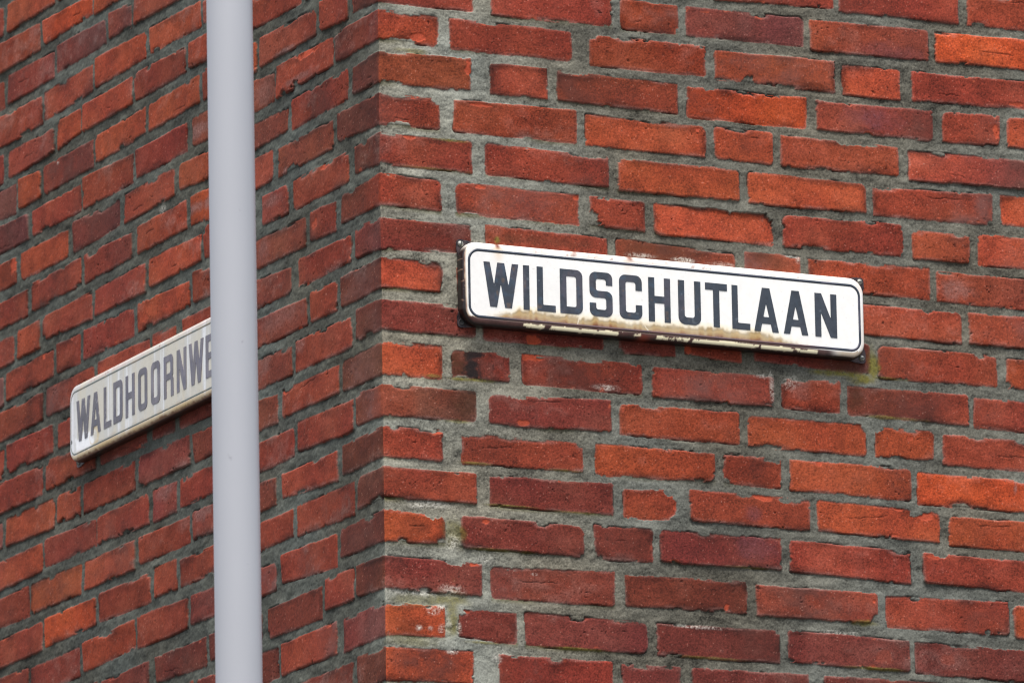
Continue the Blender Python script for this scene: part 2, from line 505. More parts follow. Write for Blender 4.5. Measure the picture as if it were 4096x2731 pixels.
# marks on the masonry: kind, s, z, radius s, radius z, strength
SPOTS = """bite 614 1224 11.4 17.3 1.00
bite 545 1204 9.5 5.1 1.00
bite 345 980 14.7 15.9 1.00
bite 354 970 12.3 6.8 1.00
bite 878 580 10.2 6.8 1.00
bite 656 583 10.0 4.1 1.00
bite 79 521 10.7 6.6 1.00
bite 112 453 14.3 3.9 1.00
bite 817 705 11.5 5.7 1.00
bite 971 1216 15.7 3.3 0.80
bite 786 1141 23.1 3.7 1.00
bite 33 1098 19.3 4.9 1.00
bite 32 1224 26.5 4.1 1.00
bite 19 1158 16.8 4.5 1.00
bite 647 647 4.5 9.0 0.80
bite 980 1020 10.4 5.8 0.90
bite 470 580 14.8 10.0 0.70
bite 997 407 5.1 5.0 1.00
bite 919 521 10.3 5.7 1.00
bite 793 458 17.7 4.9 0.80
bite -312 1098 19.7 8.3 0.90
bite -292 1226 13.1 8.4 0.80
bite 217 707 12.1 4.9 0.80
chip 66 1233 9.6 6.8 1.00
chip 50 1142 16.9 4.0 0.90
chip 145 1195 4.9 11.3 1.00
chip 164 1140 19.5 2.3 0.90
chip 49 1081 9.6 3.2 0.90
chip 162 1016 11.0 3.2 1.00
chip 320 1015 6.1 4.5 1.00
chip 247 768 18.3 5.4 1.00
chip 246 794 9.7 6.3 1.00
chip 3 878 3.4 15.5 0.70
chip 91 645 7.2 3.6 1.00
chip 226 668 10.9 4.5 0.80
chip 162 517 5.3 3.5 1.00
chip 284 587 3.4 3.1 1.00
chip 476 563 5.4 6.3 1.00
chip 143 452 9.6 3.1 1.00
chip 127 383 7.2 3.1 0.90
chip 72 522 14.3 4.3 0.80
chip 136 291 2.9 10.9 0.80
chip 621 586 15.0 4.9 1.00
chip 893 578 12.8 6.4 1.00
chip 716 644 5.5 4.5 1.00
chip 632 647 7.6 3.2 0.90
chip 841 544 10.2 2.3 0.70
chip 851 585 7.7 2.7 0.80
chip 554 417 4.5 6.3 0.90
chip 803 441 3.1 3.1 0.90
chip 906 516 12.8 3.6 0.80
chip 817 359 15.1 11.3 0.20
chip 926 361 15.4 9.1 0.20
chip 1039 1186 4.7 11.7 1.00
chip 1076 1231 15.8 3.8 0.80
chip 525 1137 3.0 2.8 1.00
chip 500 800 6.2 6.8 1.00
chip 529 980 3.0 3.2 0.80
chip 872 694 6.4 4.1 0.60
chip -248 1263 32.5 4.9 1.00
chip -190 1076 14.4 5.5 1.00
chip -229 996 12.9 8.2 0.60
chip -339 765 14.7 4.1 1.00
chip -288 850 6.5 3.4 1.00
chip -263 914 8.1 2.7 1.00
chip 1 867 2.0 12.1 0.70
chip -1421 1191 11.0 11.4 1.00
chip -1297 1014 5.4 4.1 1.00
chip -728 1008 10.6 8.6 0.50
chip -868 988 10.8 7.2 0.50
soot 144 749 13.3 27.8 1.00
brown 116 741 9.6 19.9 0.60
moss 126 725 21.6 3.1 0.90
brown 124 751 13.3 24.4 0.90
soot 179 748 2.0 4.5 0.70
brown 137 692 28.8 24.3 0.75
brown 80 589 14.3 6.6 0.30
brown 783 749 15.3 20.5 0.70
brown 23 384 33.1 6.5 0.40
brown 265 943 103.1 9.0 0.55
brown 643 947 50.6 13.8 0.60
brown 449 942 74.7 22.7 0.60
moss 189 939 4.8 6.7 0.80
lime 427 936 24.8 4.5 0.45
lime 496 935 20.0 4.1 0.50
lime 495 935 18.7 4.1 0.50
lime 562 934 22.5 4.1 0.40
lime 689 953 5.1 8.0 0.50
lime 681 957 15.2 1.9 0.60
moss 765 784 56.1 6.0 1.00
moss 812 797 10.3 27.5 1.20
moss 795 778 28.1 8.2 1.10
brown 765 795 50.9 13.7 0.50
moss 842 723 56.4 2.7 0.60
moss 828 783 51.2 2.3 0.60
moss 82 727 14.4 2.6 0.60
moss 157 726 24.1 2.2 0.80
moss 120 662 28.8 2.6 0.60
moss 58 1211 29.0 4.1 0.60
moss 122 1082 29.1 2.7 0.80
moss 87 1036 48.3 1.8 0.60
moss 150 602 24.0 2.2 0.70
moss 290 602 29.2 1.8 0.60
moss 202 543 36.2 1.8 0.70
moss 306 541 43.9 1.7 0.60
moss 184 476 48.2 2.2 0.60
moss 112 497 16.7 24.2 0.60
lime 80 536 38.2 5.7 0.50
lime 110 483 11.9 13.1 0.50
moss 77 396 61.9 8.7 0.50
lime 44 405 42.8 5.6 0.55
moss 108 378 13.1 34.9 0.70
lime 160 460 14.4 8.7 0.40
brown 39 356 37.9 13.0 0.45
brown 48 497 35.7 15.4 0.40
moss 43 333 47.4 6.5 0.40
moss 101 398 28.6 13.1 0.40
moss 105 361 12.0 24.0 0.60
moss 157 339 23.9 2.2 0.70
moss 302 339 53.4 2.2 0.80
moss 802 340 50.7 2.3 0.80
moss 788 408 22.8 5.0 0.70
moss 527 339 49.5 2.3 0.60
moss 593 478 44.9 1.8 0.50
lime 90 387 9.1 4.8 1.00
lime 77 380 9.5 6.6 0.60
lime 54 354 6.0 4.7 0.70
lime 72 355 4.8 3.9 0.50
lime 89 355 5.3 6.5 0.60
lime 118 358 4.3 10.9 0.90
lime 101 360 5.9 13.1 0.60
lime 107 323 9.1 4.0 1.00
lime 178 317 8.4 7.7 0.50
lime 106 412 21.4 8.8 0.50
lime 53 532 14.3 4.4 0.50
lime 241 445 4.9 2.2 0.60
lime 363 732 22.1 4.9 0.55
lime 640 754 5.0 25.0 0.50
lime 626 770 15.1 4.0 0.50
lime 673 763 15.1 11.4 0.40
lime 740 391 37.8 3.1 0.45
lime 501 384 44.4 3.1 0.50
lime -1229 1321 3.8 3.8 0.90
lime -804 1148 12.5 5.8 0.60
dust -670 1122 24.5 8.6 0.80
dust -624 1119 17.3 11.4 0.80
dust -664 1243 31.4 11.5 0.70
purple 823 1183 46.5 21.0 0.70
purple 857 1289 59.7 16.4 0.45
purple 600 560 14.9 13.5 0.50
purple 608 509 37.5 20.2 0.50
dust 959 931 28.6 18.5 0.60
dust 760 1214 10.3 9.3 0.30
dust -353 883 78.6 20.7 0.40
dust -421 828 29.9 30.5 0.45
dust -288 824 19.5 10.9 0.50
dust -117 723 22.1 3.3 0.90
dust -382 1066 36.4 11.1 0.50
dust -417 1000 26.7 19.5 0.35
dust -412 1240 40.2 19.7 0.40
dust -279 1233 52.3 5.5 0.50
dust -327 1287 42.9 4.2 0.60
dust -328 1098 19.8 8.3 0.60
dust -727 722 40.5 16.3 0.50
dust -802 698 47.7 13.7 0.50
dust -654 638 39.8 10.8 0.60
dust -722 634 26.9 10.9 0.40
dust 1052 636 3.1 13.8 0.70
dust 688 755 20.2 18.2 0.35"""

CH = 62.5
Z0 = 1307.3                  # centre of course 0, mm above 3 m
TONES = {                    # own colour (q holds painted shade) at the left end, at the right end
    'o': ((170, 75, 47), (166, 72, 45)), 'O': ((196, 82, 45), (192, 79, 43)),
    'r': ((154, 66, 47), (150, 64, 46)), 'R': ((146, 72, 58), (142, 67, 52)),
    'd': ((126, 55, 45), (121, 53, 43)), 'b': ((144, 67, 46), (141, 65, 44)),
    'v': ((150, 65, 48), (132, 62, 52)), 'V': ((156, 67, 48), (120, 59, 54)),
    'p': ((134, 63, 54), (116, 61, 58)), 'P': ((122, 56, 48), (116, 53, 47)),
    'D': ((144, 63, 45), (96, 54, 43)), 'B': ((126, 62, 45), (148, 65, 45)),
    'q': ((112, 55, 44), (106, 53, 43)),  # left faces of corner bricks: shade painted into the brick colour
    'k': ((126, 58, 42), (134, 55, 43)),
}
rngb = np.random.default_rng(5)
S_MIN, S_MAX = -4300.0, 3600.0
ZB_MIN, ZB_MAX = -3000.0, 3000.0

def load_bricks():
    out = []
    by = {}
    for ln in BRICKS.strip().splitlines():
        p = ln.split()
        k = int(p[0]); v = list(map(float, p[1:7])); fl = int(p[8])
        out.append(dict(sl=v[0], sr=v[1], tl=v[2], bl=v[3], tr=v[4], br=v[5], c=p[7], fl=fl))
        by.setdefault(k, []).append(out[-1])
    kmin = int(math.floor((Z0-ZB_MAX)/CH))-1; kmax = int(math.ceil((Z0-ZB_MIN)/CH))+1
    tones = 'oorrrrrrrdRvbpd'
    def fill(k, a, b, zc_fn, fla=0):
        """lay stretchers and headers from a to b (a<b)"""
        s = a
        while b-s > 60:
            w = 203 if rngb.random() < 0.72 else 97
            w += rngb.normal(0, 3)
            if s+w > b-14: w = b-s
            if b-(s+w) < 70: w = b-s if b-s < 225 else (b-s-14)/2
            zc = zc_fn(s+w/2)
            h = 45+rngb.normal(0, 1.2); t = rngb.normal(0, 1.0)
            out.append(dict(sl=s, sr=s+w, tl=zc+h/2+t, bl=zc-h/2+t, tr=zc+h/2-t, br=zc-h/2-t,
                            c=tones[rngb.integers(len(tones))], fl=0))
            s += w+13+rngb.normal(0, 2)
    for k in range(kmin, kmax+1):
        bs = sorted(by.get(k, []), key=lambda b: b['sl'])
        if bs:
            cs = [((b['sl']+b['sr'])/2, (b['tl']+b['bl']+b['tr']+b['br'])/4) for b in bs]
            xs = np.array([c[0] for c in cs]); zs = np.array([c[1] for c in cs])
            fn = lambda s, xs=xs, zs=zs: float(np.interp(s, xs, zs))
        else:
            fn = lambda s, k=k: Z0-k*CH-(8 if k > 13 else 0)
        corner = [b for b in bs if b['fl']]
        odd = k % 2
        c = tones[rngb.integers(len(tones))]
        if not any(b['fl'] == 1 for b in bs):
            w = 98 if odd else 151
            zc = fn(0); out.append(dict(sl=0, sr=w, tl=zc+22, bl=zc-22, tr=zc+22, br=zc-22, c=c, fl=1)); bs.append(out[-1])
        if not any(b['fl'] == 2 for b in bs):
            w = 145 if odd else 90
            zc = fn(0); out.append(dict(sl=-w, sr=0, tl=zc+22, bl=zc-22, tr=zc+22, br=zc-22, c=c, fl=2)); bs.append(out[-1])
        bs.sort(key=lambda b: b['sl'])
        last = None
        for b in bs:
            if last is not None and b['sl']-last > 90:
                fill(k, last+14, b['sl']-14, fn)
            last = b['sr'] if last is None else max(last, b['sr'])
        fill(k, last+14, S_MAX+100, fn)
        # leftwards from the first one
        s = bs[0]['sl']-14
        n0 = len(out)
        fill(k, S_MIN-100, s, fn)
    return out

BR = load_bricks()
for b in BR:
    b['jit'] = rngb.normal(0, 0.06); b['hue'] = rngb.normal(0, 0.05)
    b['h'] = rngb.normal(0, 0.7); b['ts'] = rngb.normal(0, 0.9); b['tz'] = rngb.normal(0, 0.8)
    b['rc'] = np.clip(rngb.gamma(2.0, 2.2, 4), 1.2, 12.0)
    b['film'] = abs(rngb.normal(0, 0.5))
    # fire flash: a darker or ashier patch at one end or in the middle
    b['fl_a'] = max(0.0, rngb.normal(0.2, 0.28)) if rngb.random() < 0.75 else 0.0
    b['fl_p'] = rngb.choice((0.0, 0.5, 1.0)); b['fl_w'] = rngb.uniform(0.22, 0.5); b['fl_k'] = float(rngb.random() < 0.3)
    # chips along the edges: centre s, above or below, half width, depth
    b['chips'] = []
    for _ in range(rngb.poisson(0.9)):
        topc = rngb.random() < 0.7
        b['chips'].append((rngb.uniform(b['sl']+4, b['sr']-4), topc, rngb.uniform(6, 24), rngb.uniform(1.6, 4.6)))
    if rngb.random() < 0.22: b['chips'].append((rngb.choice((b['sl'], b['sr'])), rngb.random() < 0.6, rngb.uniform(6, 13), rngb.uniform(4, 9)))
    b['crease'] = (rngb.uniform(0.15, 0.6), rngb.uniform(0.15, 0.35), rngb.uniform(-12, 12), rngb.uniform(-0.12, 0.12)) if rngb.random() < 0.13 else None
SPOT = []
for ln in SPOTS.strip().splitlines():
    p = ln.split(); SPOT.append((p[0], *map(float, p[1:])))

ALB = 0.67
def relief(S, Z):
    """masonry on the tensor grid S x Z (mm): outward height in mm and colour"""
    S = S.astype(np.float64); Z = Z.astype(np.float64)
    ns, nz = len(S), len(Z)
    left = S < 0
    e1 = n2(S, Z, 26, 20, 1); e2 = n2(S, Z, 9, 7, 2); e3 = n2(S, Z, 3.6, 3.2, 3); e4 = n2(S, Z, 1.9, 1.8, 4)
    rag = 0.2+0.85*np.clip(n2(S, Z, 85, 45, 5)+0.1, 0, 1)
    edge = e1*1.1+(e2*0.95+e3*0.5+e4*0.35)*rag
    chipf = n2(S, Z, 17, 8, 6)+0.45*n2(S, Z, 6, 4, 7)
    edge -= np.clip(chipf-0.62, 0, 1)*7.5
    bites = np.zeros((ns, nz), np.float32)
    for t, s0, z0, rs, rz, st in SPOT:
        if t != 'bite': continue
        i0, i1 = np.searchsorted(S, (s0-2*rs, s0+2*rs)); j0, j1 = np.searchsorted(Z, (z0-2*rz, z0+2*rz))
        if i1 <= i0 or j1 <= j0: continue
        r = np.hypot((S[i0:i1, None]-s0)/rs, (Z[None, j0:j1]-z0)/rz)
        r = r+0.35*e2[i0:i1, j0:j1]+0.25*e3[i0:i1, j0:j1]
        bites[i0:i1, j0:j1] = np.maximum(bites[i0:i1, j0:j1], np.clip(1.15-r, 0, 1)*st)
    edge -= bites*26
    D = np.full((ns, nz), -30.0, np.float32)
    ID = np.zeros((ns, nz), np.int32)
    U = np.zeros((ns, nz), np.float32)           # how close below a brick
    LF = np.zeros((ns, nz), np.float32)          # position along the brick
    CRE = np.zeros((ns, nz), np.float32)         # creases in brick faces
    BOT = np.full((ns, nz), 99.0, np.float32)    # distance to own lower edge
    for bi, b in enumerate(BR):
        i0, i1 = np.searchsorted(S, (b['sl']-14, b['sr']+14))
        if b['fl'] == 1: i0 = max(i0, np.searchsorted(S, 0.0))
        if b['fl'] == 2: i1 = min(i1, np.searchsorted(S, 0.0))
        zt, zb = max(b['tl'], b['tr']), min(b['bl'], b['br'])
        j0, j1 = np.searchsorted(Z, (zb-14, zt+12))
        if i1 <= i0 or j1 <= j0: continue
        s = S[i0:i1, None]; z = Z[None, j0:j1]
        f = (s-b['sl'])/max(b['sr']-b['sl'], 1)
        fc = np.clip(f, 0, 1)
        dt = b['tl']+(b['tr']-b['tl'])*fc-z
        db = z-(b['bl']+(b['br']-b['bl'])*fc)
        dl = s-b['sl']+0*z; dr = b['sr']-s+0*z
        if b['fl'] == 1: dl = dl*0+40
        if b['fl'] == 2: dr = dr*0+40
        gr = 1.6 if b['fl'] == 2 or b['sr'] <= 0 else 1.2
        dt = dt+gr; db = db+gr; dl = dl+0.4; dr = dr+0.4
        dx = np.minimum(dl, dr); dz = np.minimum(dt, db)
        lc = dl < dr; tc = dt < db
        rc = np.where(lc, np.where(tc, b['rc'][0], b['rc'][1]), np.where(tc, b['rc'][2], b['rc'][3]))
        d = np.where((dx < rc) & (dz < rc), rc-np.hypot(rc-dx, rc-dz), np.minimum(dx, dz))
        d = d+edge[i0:i1, j0:j1]
        for cs_, top_, hw_, dp_ in b['chips']:
            fcs = min(max((cs_-b['sl'])/max(b['sr']-b['sl'], 1), 0), 1)
            zc_ = b['tl']+(b['tr']-b['tl'])*fcs if top_ else b['bl']+(b['br']-b['bl'])*fcs
            if b['fl'] and abs(cs_) < 8: continue
            rr_ = np.sqrt(((s-cs_)/hw_)**2+((z-zc_)/dp_)**2)+0.42*e1[i0:i1, j0:j1]+0.34*e2[i0:i1, j0:j1]+0.22*e3[i0:i1, j0:j1]
            d = np.minimum(d, (rr_-1)*min(hw_, dp_)*0.9)
        if b['crease']:
            ca_, cw_, cz_, ck_ = b['crease']
            zl_ = (b['tl']+b['bl']+b['tr']+b['br'])/4+cz_+ck_*(s-b['sl'])+1.6*e2[i0:i1, j0:j1]
            cr_ = np.exp(-((z-zl_)/0.75)**2)*sstep(ca_, ca_+0.05, f)*sstep(ca_+cw_, ca_+cw_-0.05, f)
            CRE[i0:i1, j0:j1] = np.maximum(CRE[i0:i1, j0:j1], cr_)
        sub = D[i0:i1, j0:j1]
        w = d > sub
        D[i0:i1, j0:j1] = np.where(w, d, sub)
        ID[i0:i1, j0:j1] = np.where(w, bi, ID[i0:i1, j0:j1])
        LF[i0:i1, j0:j1] = np.where(w, f, LF[i0:i1, j0:j1])
        BOT[i0:i1, j0:j1] = np.where(w, db, BOT[i0:i1, j0:j1])
        inx = np.clip(np.minimum(dl, dr)/3+0.7, 0, 1)
        below = np.where(db < 3, np.clip(1+(db-1)/8.0, 0, 1)*inx, 0)
        U[i0:i1, j0:j1] = np.maximum(U[i0:i1, j0:j1], below)
    arr = lambda k: np.array([b[k] for b in BR], np.float32)
    M = sstep(-0.7, 0.7, D)
    rng = np.random.default_rng(77)
    white = rng.standard_normal((ns, nz)).astype(np.float32)
    white = 0.6*white+0.2*(np.roll(white, 1, 0)+np.roll(white, 1, 1))
    f1 = n2(S, Z, 60, 45, 11); f2 = n2(S, Z, 21, 16, 12); f3 = n2(S, Z, 8, 7, 13); f4 = n2(S, Z, 3, 2.8, 14)
    g1 = n2(S, Z, 140, 110, 15)
    # ---- height
    cs = np.array([(b['sl']+b['sr'])/2 for b in BR], np.float32); ws = np.array([b['sr']-b['sl'] for b in BR], np.float32)
    cz = np.array([(b['tl']+b['bl']+b['tr']+b['br'])/4 for b in BR], np.float32)
    hb = arr('h')[ID]+arr('ts')[ID]*(S[:, None]-cs[ID])/100+arr('tz')[ID]*(Z[None, :]-cz[ID])/22
    cornerw = np.exp(-np.abs(S)/25)[:, None]
    hb = hb*(1-cornerw)
    hb = hb+0.35*f2+0.16*f3+0.10*f4+0.09*white
    hb = hb-(1-sstep(0, 3.2, D))*0.55
    pits = np.clip(n2(S, Z, 3.2, 2.7, 21)+0.35*n2(S, Z, 40, 30, 35)+0.2*f3-0.98, 0, 1)*4.0
    hb = hb-pits*1.2-CRE*0.9
    rec = np.where(S < 0, 1.7, 1.1+0.4*sstep(250, 700, S))[:, None]
    hm = -rec+0.9*f2+0.5*f3+0.3*f4+0.14*white-U*(0.7+0.4*(S < 0)[:, None])+0.5*g1
    hm = hm+0.8*np.clip(n2(S, Z, 30, 10, 33), 0, 1)
    hm = np.minimum(hm, 0.2)
    gap = np.exp(-((D+0.2)/0.75)**2)*sstep(0.25, 0.6, n2(S, Z, 38, 26, 39)+0.35*e2)
    H = hm*(1-M)+hb*M-gap*2.2
    # ---- colour
    CL = np.array([lin(*TONES[b['c']][0]) for b in BR], np.float32)*ALB
    CR = np.array([lin(*TONES[b['c']][1]) for b in BR], np.float32)*ALB
    t = sstep(0.15, 0.9, LF+0.22*f1+0.10*f2)[..., None]
    cb = (CL[ID]*(1-t)+CR[ID]*t)*np.array((1.05, 1.06, 0.95), np.float32)
    cb = cb*np.where(S < 0, 0.93, 1.0)[:, None, None].astype(np.float32)  # left face darkened in colour to read as the shadier side
    cb = cb*(1+arr('jit')[ID])[..., None]
    hue = arr('hue')[ID]
    cb[..., 1] *= 1+hue+0.10*f1
    cb[..., 2] *= 1-hue*0.6
    val = 1+0.12*f1+0.11*f2+0.08*f3+0.08*f4+np.where(S < 0, 0.19, 0.30)[:, None]*white-0.26*np.clip(n2(S, Z, 30, 20, 26)+0.3*f3-0.12, 0, 1)
    val = val*(1-0.22*np.clip(n2(S, Z, 34, 14, 22)-0.25, 0, 1))
    cb = cb*np.clip(val, 0.3, 1.8)[..., None]
    dark = np.clip(n2(S, Z, 2.6, 2.2, 23)+0.3*white+0.2*f2-0.90, 0, 1)*1.4+pits*0.55
    cb = cb*np.clip(1-dark, 0.28, 1)[..., None]
    fw_ = arr('fl_a')[ID]*np.exp(-((LF+0.10*f1+0.07*f2-arr('fl_p')[ID])/arr('fl_w')[ID])**2)*(1+0.5*f2+0.35*f3)
    fw_ = np.clip(fw_, 0, 0.75)[..., None]
    ash = arr('fl_k')[ID][..., None]
    fcol = ((1-ash)*lin(92, 50, 42)+ash*lin(122, 84, 78)).astype(np.float32)*ALB
    cb = cb*(1-fw_)+fcol*fw_
    cb = cb*(1-0.6*CRE)[..., None]
    sootm = np.clip(n2(S, Z, 48, 30, 29)+0.3*f3-0.05, 0, 1)*(1-sstep(1.5, 14.0, D+3*f3))*0.75
    cb = cb*(1-np.clip(sootm, 0, 0.6))[..., None]
    # thin film of mortar dust, in patches and along the edges
    film = np.clip(arr('film')[ID]*0.34+0.25*f1+0.18*f2+0.10*f3-0.12, 0, 1)*0.22
    rim = (1-sstep(0.3, 4.0, D+1.5*f3))*(np.where(S < 0, 0.12, 0.24)[:, None]+0.28*f2)
    low = (1-sstep(1.0, 7.0, BOT+2*f3))*np.clip(n2(S, Z, 40, 60, 25)+0.1, 0, 1)*0.38
    film = np.clip(film+np.clip(rim, 0, 1)+low, 0, 0.8)*(0.75+0.5*np.clip(white, -1, 1)*0.6)
    dustc = (lin(170, 132, 122)*ALB).astype(np.float32)
    film = np.clip(film, 0, 0.8)[..., None]
    cb = cb*(1-film)+dustc*film
    light = (white > 1.72).astype(np.float32)[..., None]*0.35
    cb = cb*(1-light)+(lin(215, 170, 150)*ALB).astype(np.float32)*light
    # random fresh chips along upper edges
    ch = np.clip(chipf-0.5, 0, 1)*(1-sstep(1.0, 4.5, D))*2.4*np.clip(n2(S, Z, 90, 70, 28)*1.5+0.1, 0, 1)
    ch = np.clip(ch, 0, 0.85)[..., None]
    orange = (lin(190, 88, 60)*ALB).astype(np.float32)
    cb = cb*(1-ch)+orange*ch
    # mortar
    sR = np.clip(S, 0, None)
    tone = np.where(S < 0, 0.068+0.052*np.exp(S/45), 0.098+0.082*np.exp(-(sR/300)**2))[:, None]  # left mortar painted darker, with the shade of its joints in the colour
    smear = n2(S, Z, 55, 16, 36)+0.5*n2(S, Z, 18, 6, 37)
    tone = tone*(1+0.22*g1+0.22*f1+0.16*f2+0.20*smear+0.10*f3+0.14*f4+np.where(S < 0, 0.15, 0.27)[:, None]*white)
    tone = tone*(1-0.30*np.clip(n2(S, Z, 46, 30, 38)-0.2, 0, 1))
    tone = tone*(1-0.16*U)
    warm = (0.5+0.5*g1)[..., None]
    mcol = lin(156, 149, 130)/lin(156, 149, 130).mean()*(1-warm)+lin(147, 150, 140)/lin(147, 150, 140).mean()*warm
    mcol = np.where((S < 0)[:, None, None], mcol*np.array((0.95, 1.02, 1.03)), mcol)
    cm = np.clip(tone, 0.02, 0.6)[..., None]*mcol
    sand = (white < -1.9).astype(np.float32)[..., None]
    cm = cm*(1-0.45*sand)
    # green film along the underside of bricks in the damp zones near the corner
    alg = U*np.exp(-(sR/420)**2)[:, None]*(S > 0)[:, None]*np.clip(n2(S, Z, 70, 50, 31)+0.3, 0, 1)*0.85
    alg = alg[..., None]
    cm = cm*(1-alg)+lin(98, 92, 44)*ALB*alg
    Mc = sstep(-0.45, 0.45, D+0.25*white)[..., None]
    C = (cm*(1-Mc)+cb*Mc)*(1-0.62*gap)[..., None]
    big = n2(S, Z, 420, 260, 91)+0.5*n2(S, Z, 160, 120, 92)
    runs = n2(S, Z, 26, 420, 93)+0.6*n2(S, Z, 9, 260, 94)
    C = C*(1+0.12*big+0.07*runs)[..., None]
    bloom = np.clip(n2(S, Z, 130, 60, 95)+0.4*f2+0.3*f3-0.55, 0, 1)*np.where(S < 0, 0.22, 0.14)[:, None]*(0.25+0.75*M)
    bloom = np.clip(bloom*(1+0.6*white), 0, 0.5)[..., None]
    C = C*(1-bloom)+lin(176, 158, 148)*ALB*bloom
    # ---- marks
    KIND = {'chip': (196, 86, 58), 'soot': (38, 34, 34), 'brown': (82, 52, 34), 'moss': (128, 120, 52),
            'lime': (196, 192, 180), 'purple': (112, 70, 78), 'dust': (160, 124, 116)}
    for tname, s0, z0, rs, rz, st in SPOT:
        if tname not in KIND: continue
        i0, i1 = np.searchsorted(S, (s0-1.9*rs-3, s0+1.9*rs+3)); j0, j1 = np.searchsorted(Z, (z0-1.9*rz-3, z0+1.9*rz+3))
        if i1 <= i0 or j1 <= j0: continue
        r = np.hypot((S[i0:i1, None]-s0)/rs, (Z[None, j0:j1]-z0)/rz)
        q = (slice(i0, i1), slice(j0, j1))
        if tname in ('chip', 'soot'):
            m = (sstep(1.15, 0.8, r+0.30*f2[q]+0.30*f3[q]+0.18*f4[q]) if tname == 'chip' else sstep(1.6, 0.35, r+0.55*f2[q]+0.55*f3[q]+0.3*f4[q])*0.95)*st
        elif tname == 'lime':
            m = sstep(1.35, 0.25, r+0.3*f3[q])*np.clip(0.5+0.45*white[q]+0.35*f4[q]+0.3*f3[q], 0, 1)*st*1.15
        else:
            m = sstep(1.35, 0.3, r+0.25*f2[q]+0.25*f3[q])*st*((0.95 if tname == 'moss' else 0.78)+0.2*white[q]+0.25*f4[q])
        if tname in ('chip', 'soot', 'brown', 'purple', 'dust'): m = m*Mc[q][..., 0]
        m = np.clip(m, 0, 1)
        if tname in ('moss', 'brown', 'dust', 'purple'): m = m*0.9
        H[q] += np.where(tname == 'chip', -1.0, 0.0)*m+(0.5*m if tname in ('lime', 'moss') else 0)
        m = m[..., None]
        v = np.clip(1+0.12*f3[q]+0.12*white[q], 0.5, 1.5)[..., None]
        C[q] = C[q]*(1-m)+lin(*KIND[tname])*(0.95 if tname == 'lime' else ALB)*v*m
    return H, np.clip(C, 0.004, 0.9)

def axis(a, b, step):
    n = max(2, int(round((b-a)/step))+1)
    return np.linspace(a, b, n)

RF = 3.2                                         # rounding of the arris, mm
def place_masonry(S, Z, H, left):
    """path round the corner -> world metres"""
    S2 = S[:, None]+0*Z[None, :]; Z2 = Z[None, :]+0*S[:, None]
    if left:
        a = np.clip(-S2/RF, 0, 1)                # 0 at the arris .. 1 on the flat
        ang = (1-a)*math.pi/4
        nx, ny = -np.cos(ang), -np.sin(ang)
        cx = RF*(1-np.cos(ang)); cy = np.where(-S2 > RF, -S2, RF*(1-np.sin(ang)))
        X = cx+nx*H; Y = cy+ny*H
    else:
        a = np.clip(S2/RF, 0, 1)
        ang = (1-a)*math.pi/4
        nx, ny = -np.sin(ang), -np.cos(ang)
        cy = RF*(1-np.cos(ang)); cx = np.where(S2 > RF, S2, RF*(1-np.sin(ang)))
        X = cx+nx*H; Y = cy+ny*H
    return np.stack([X, Y, Z2+3000.0], -1).reshape(-1, 3)/1000.0

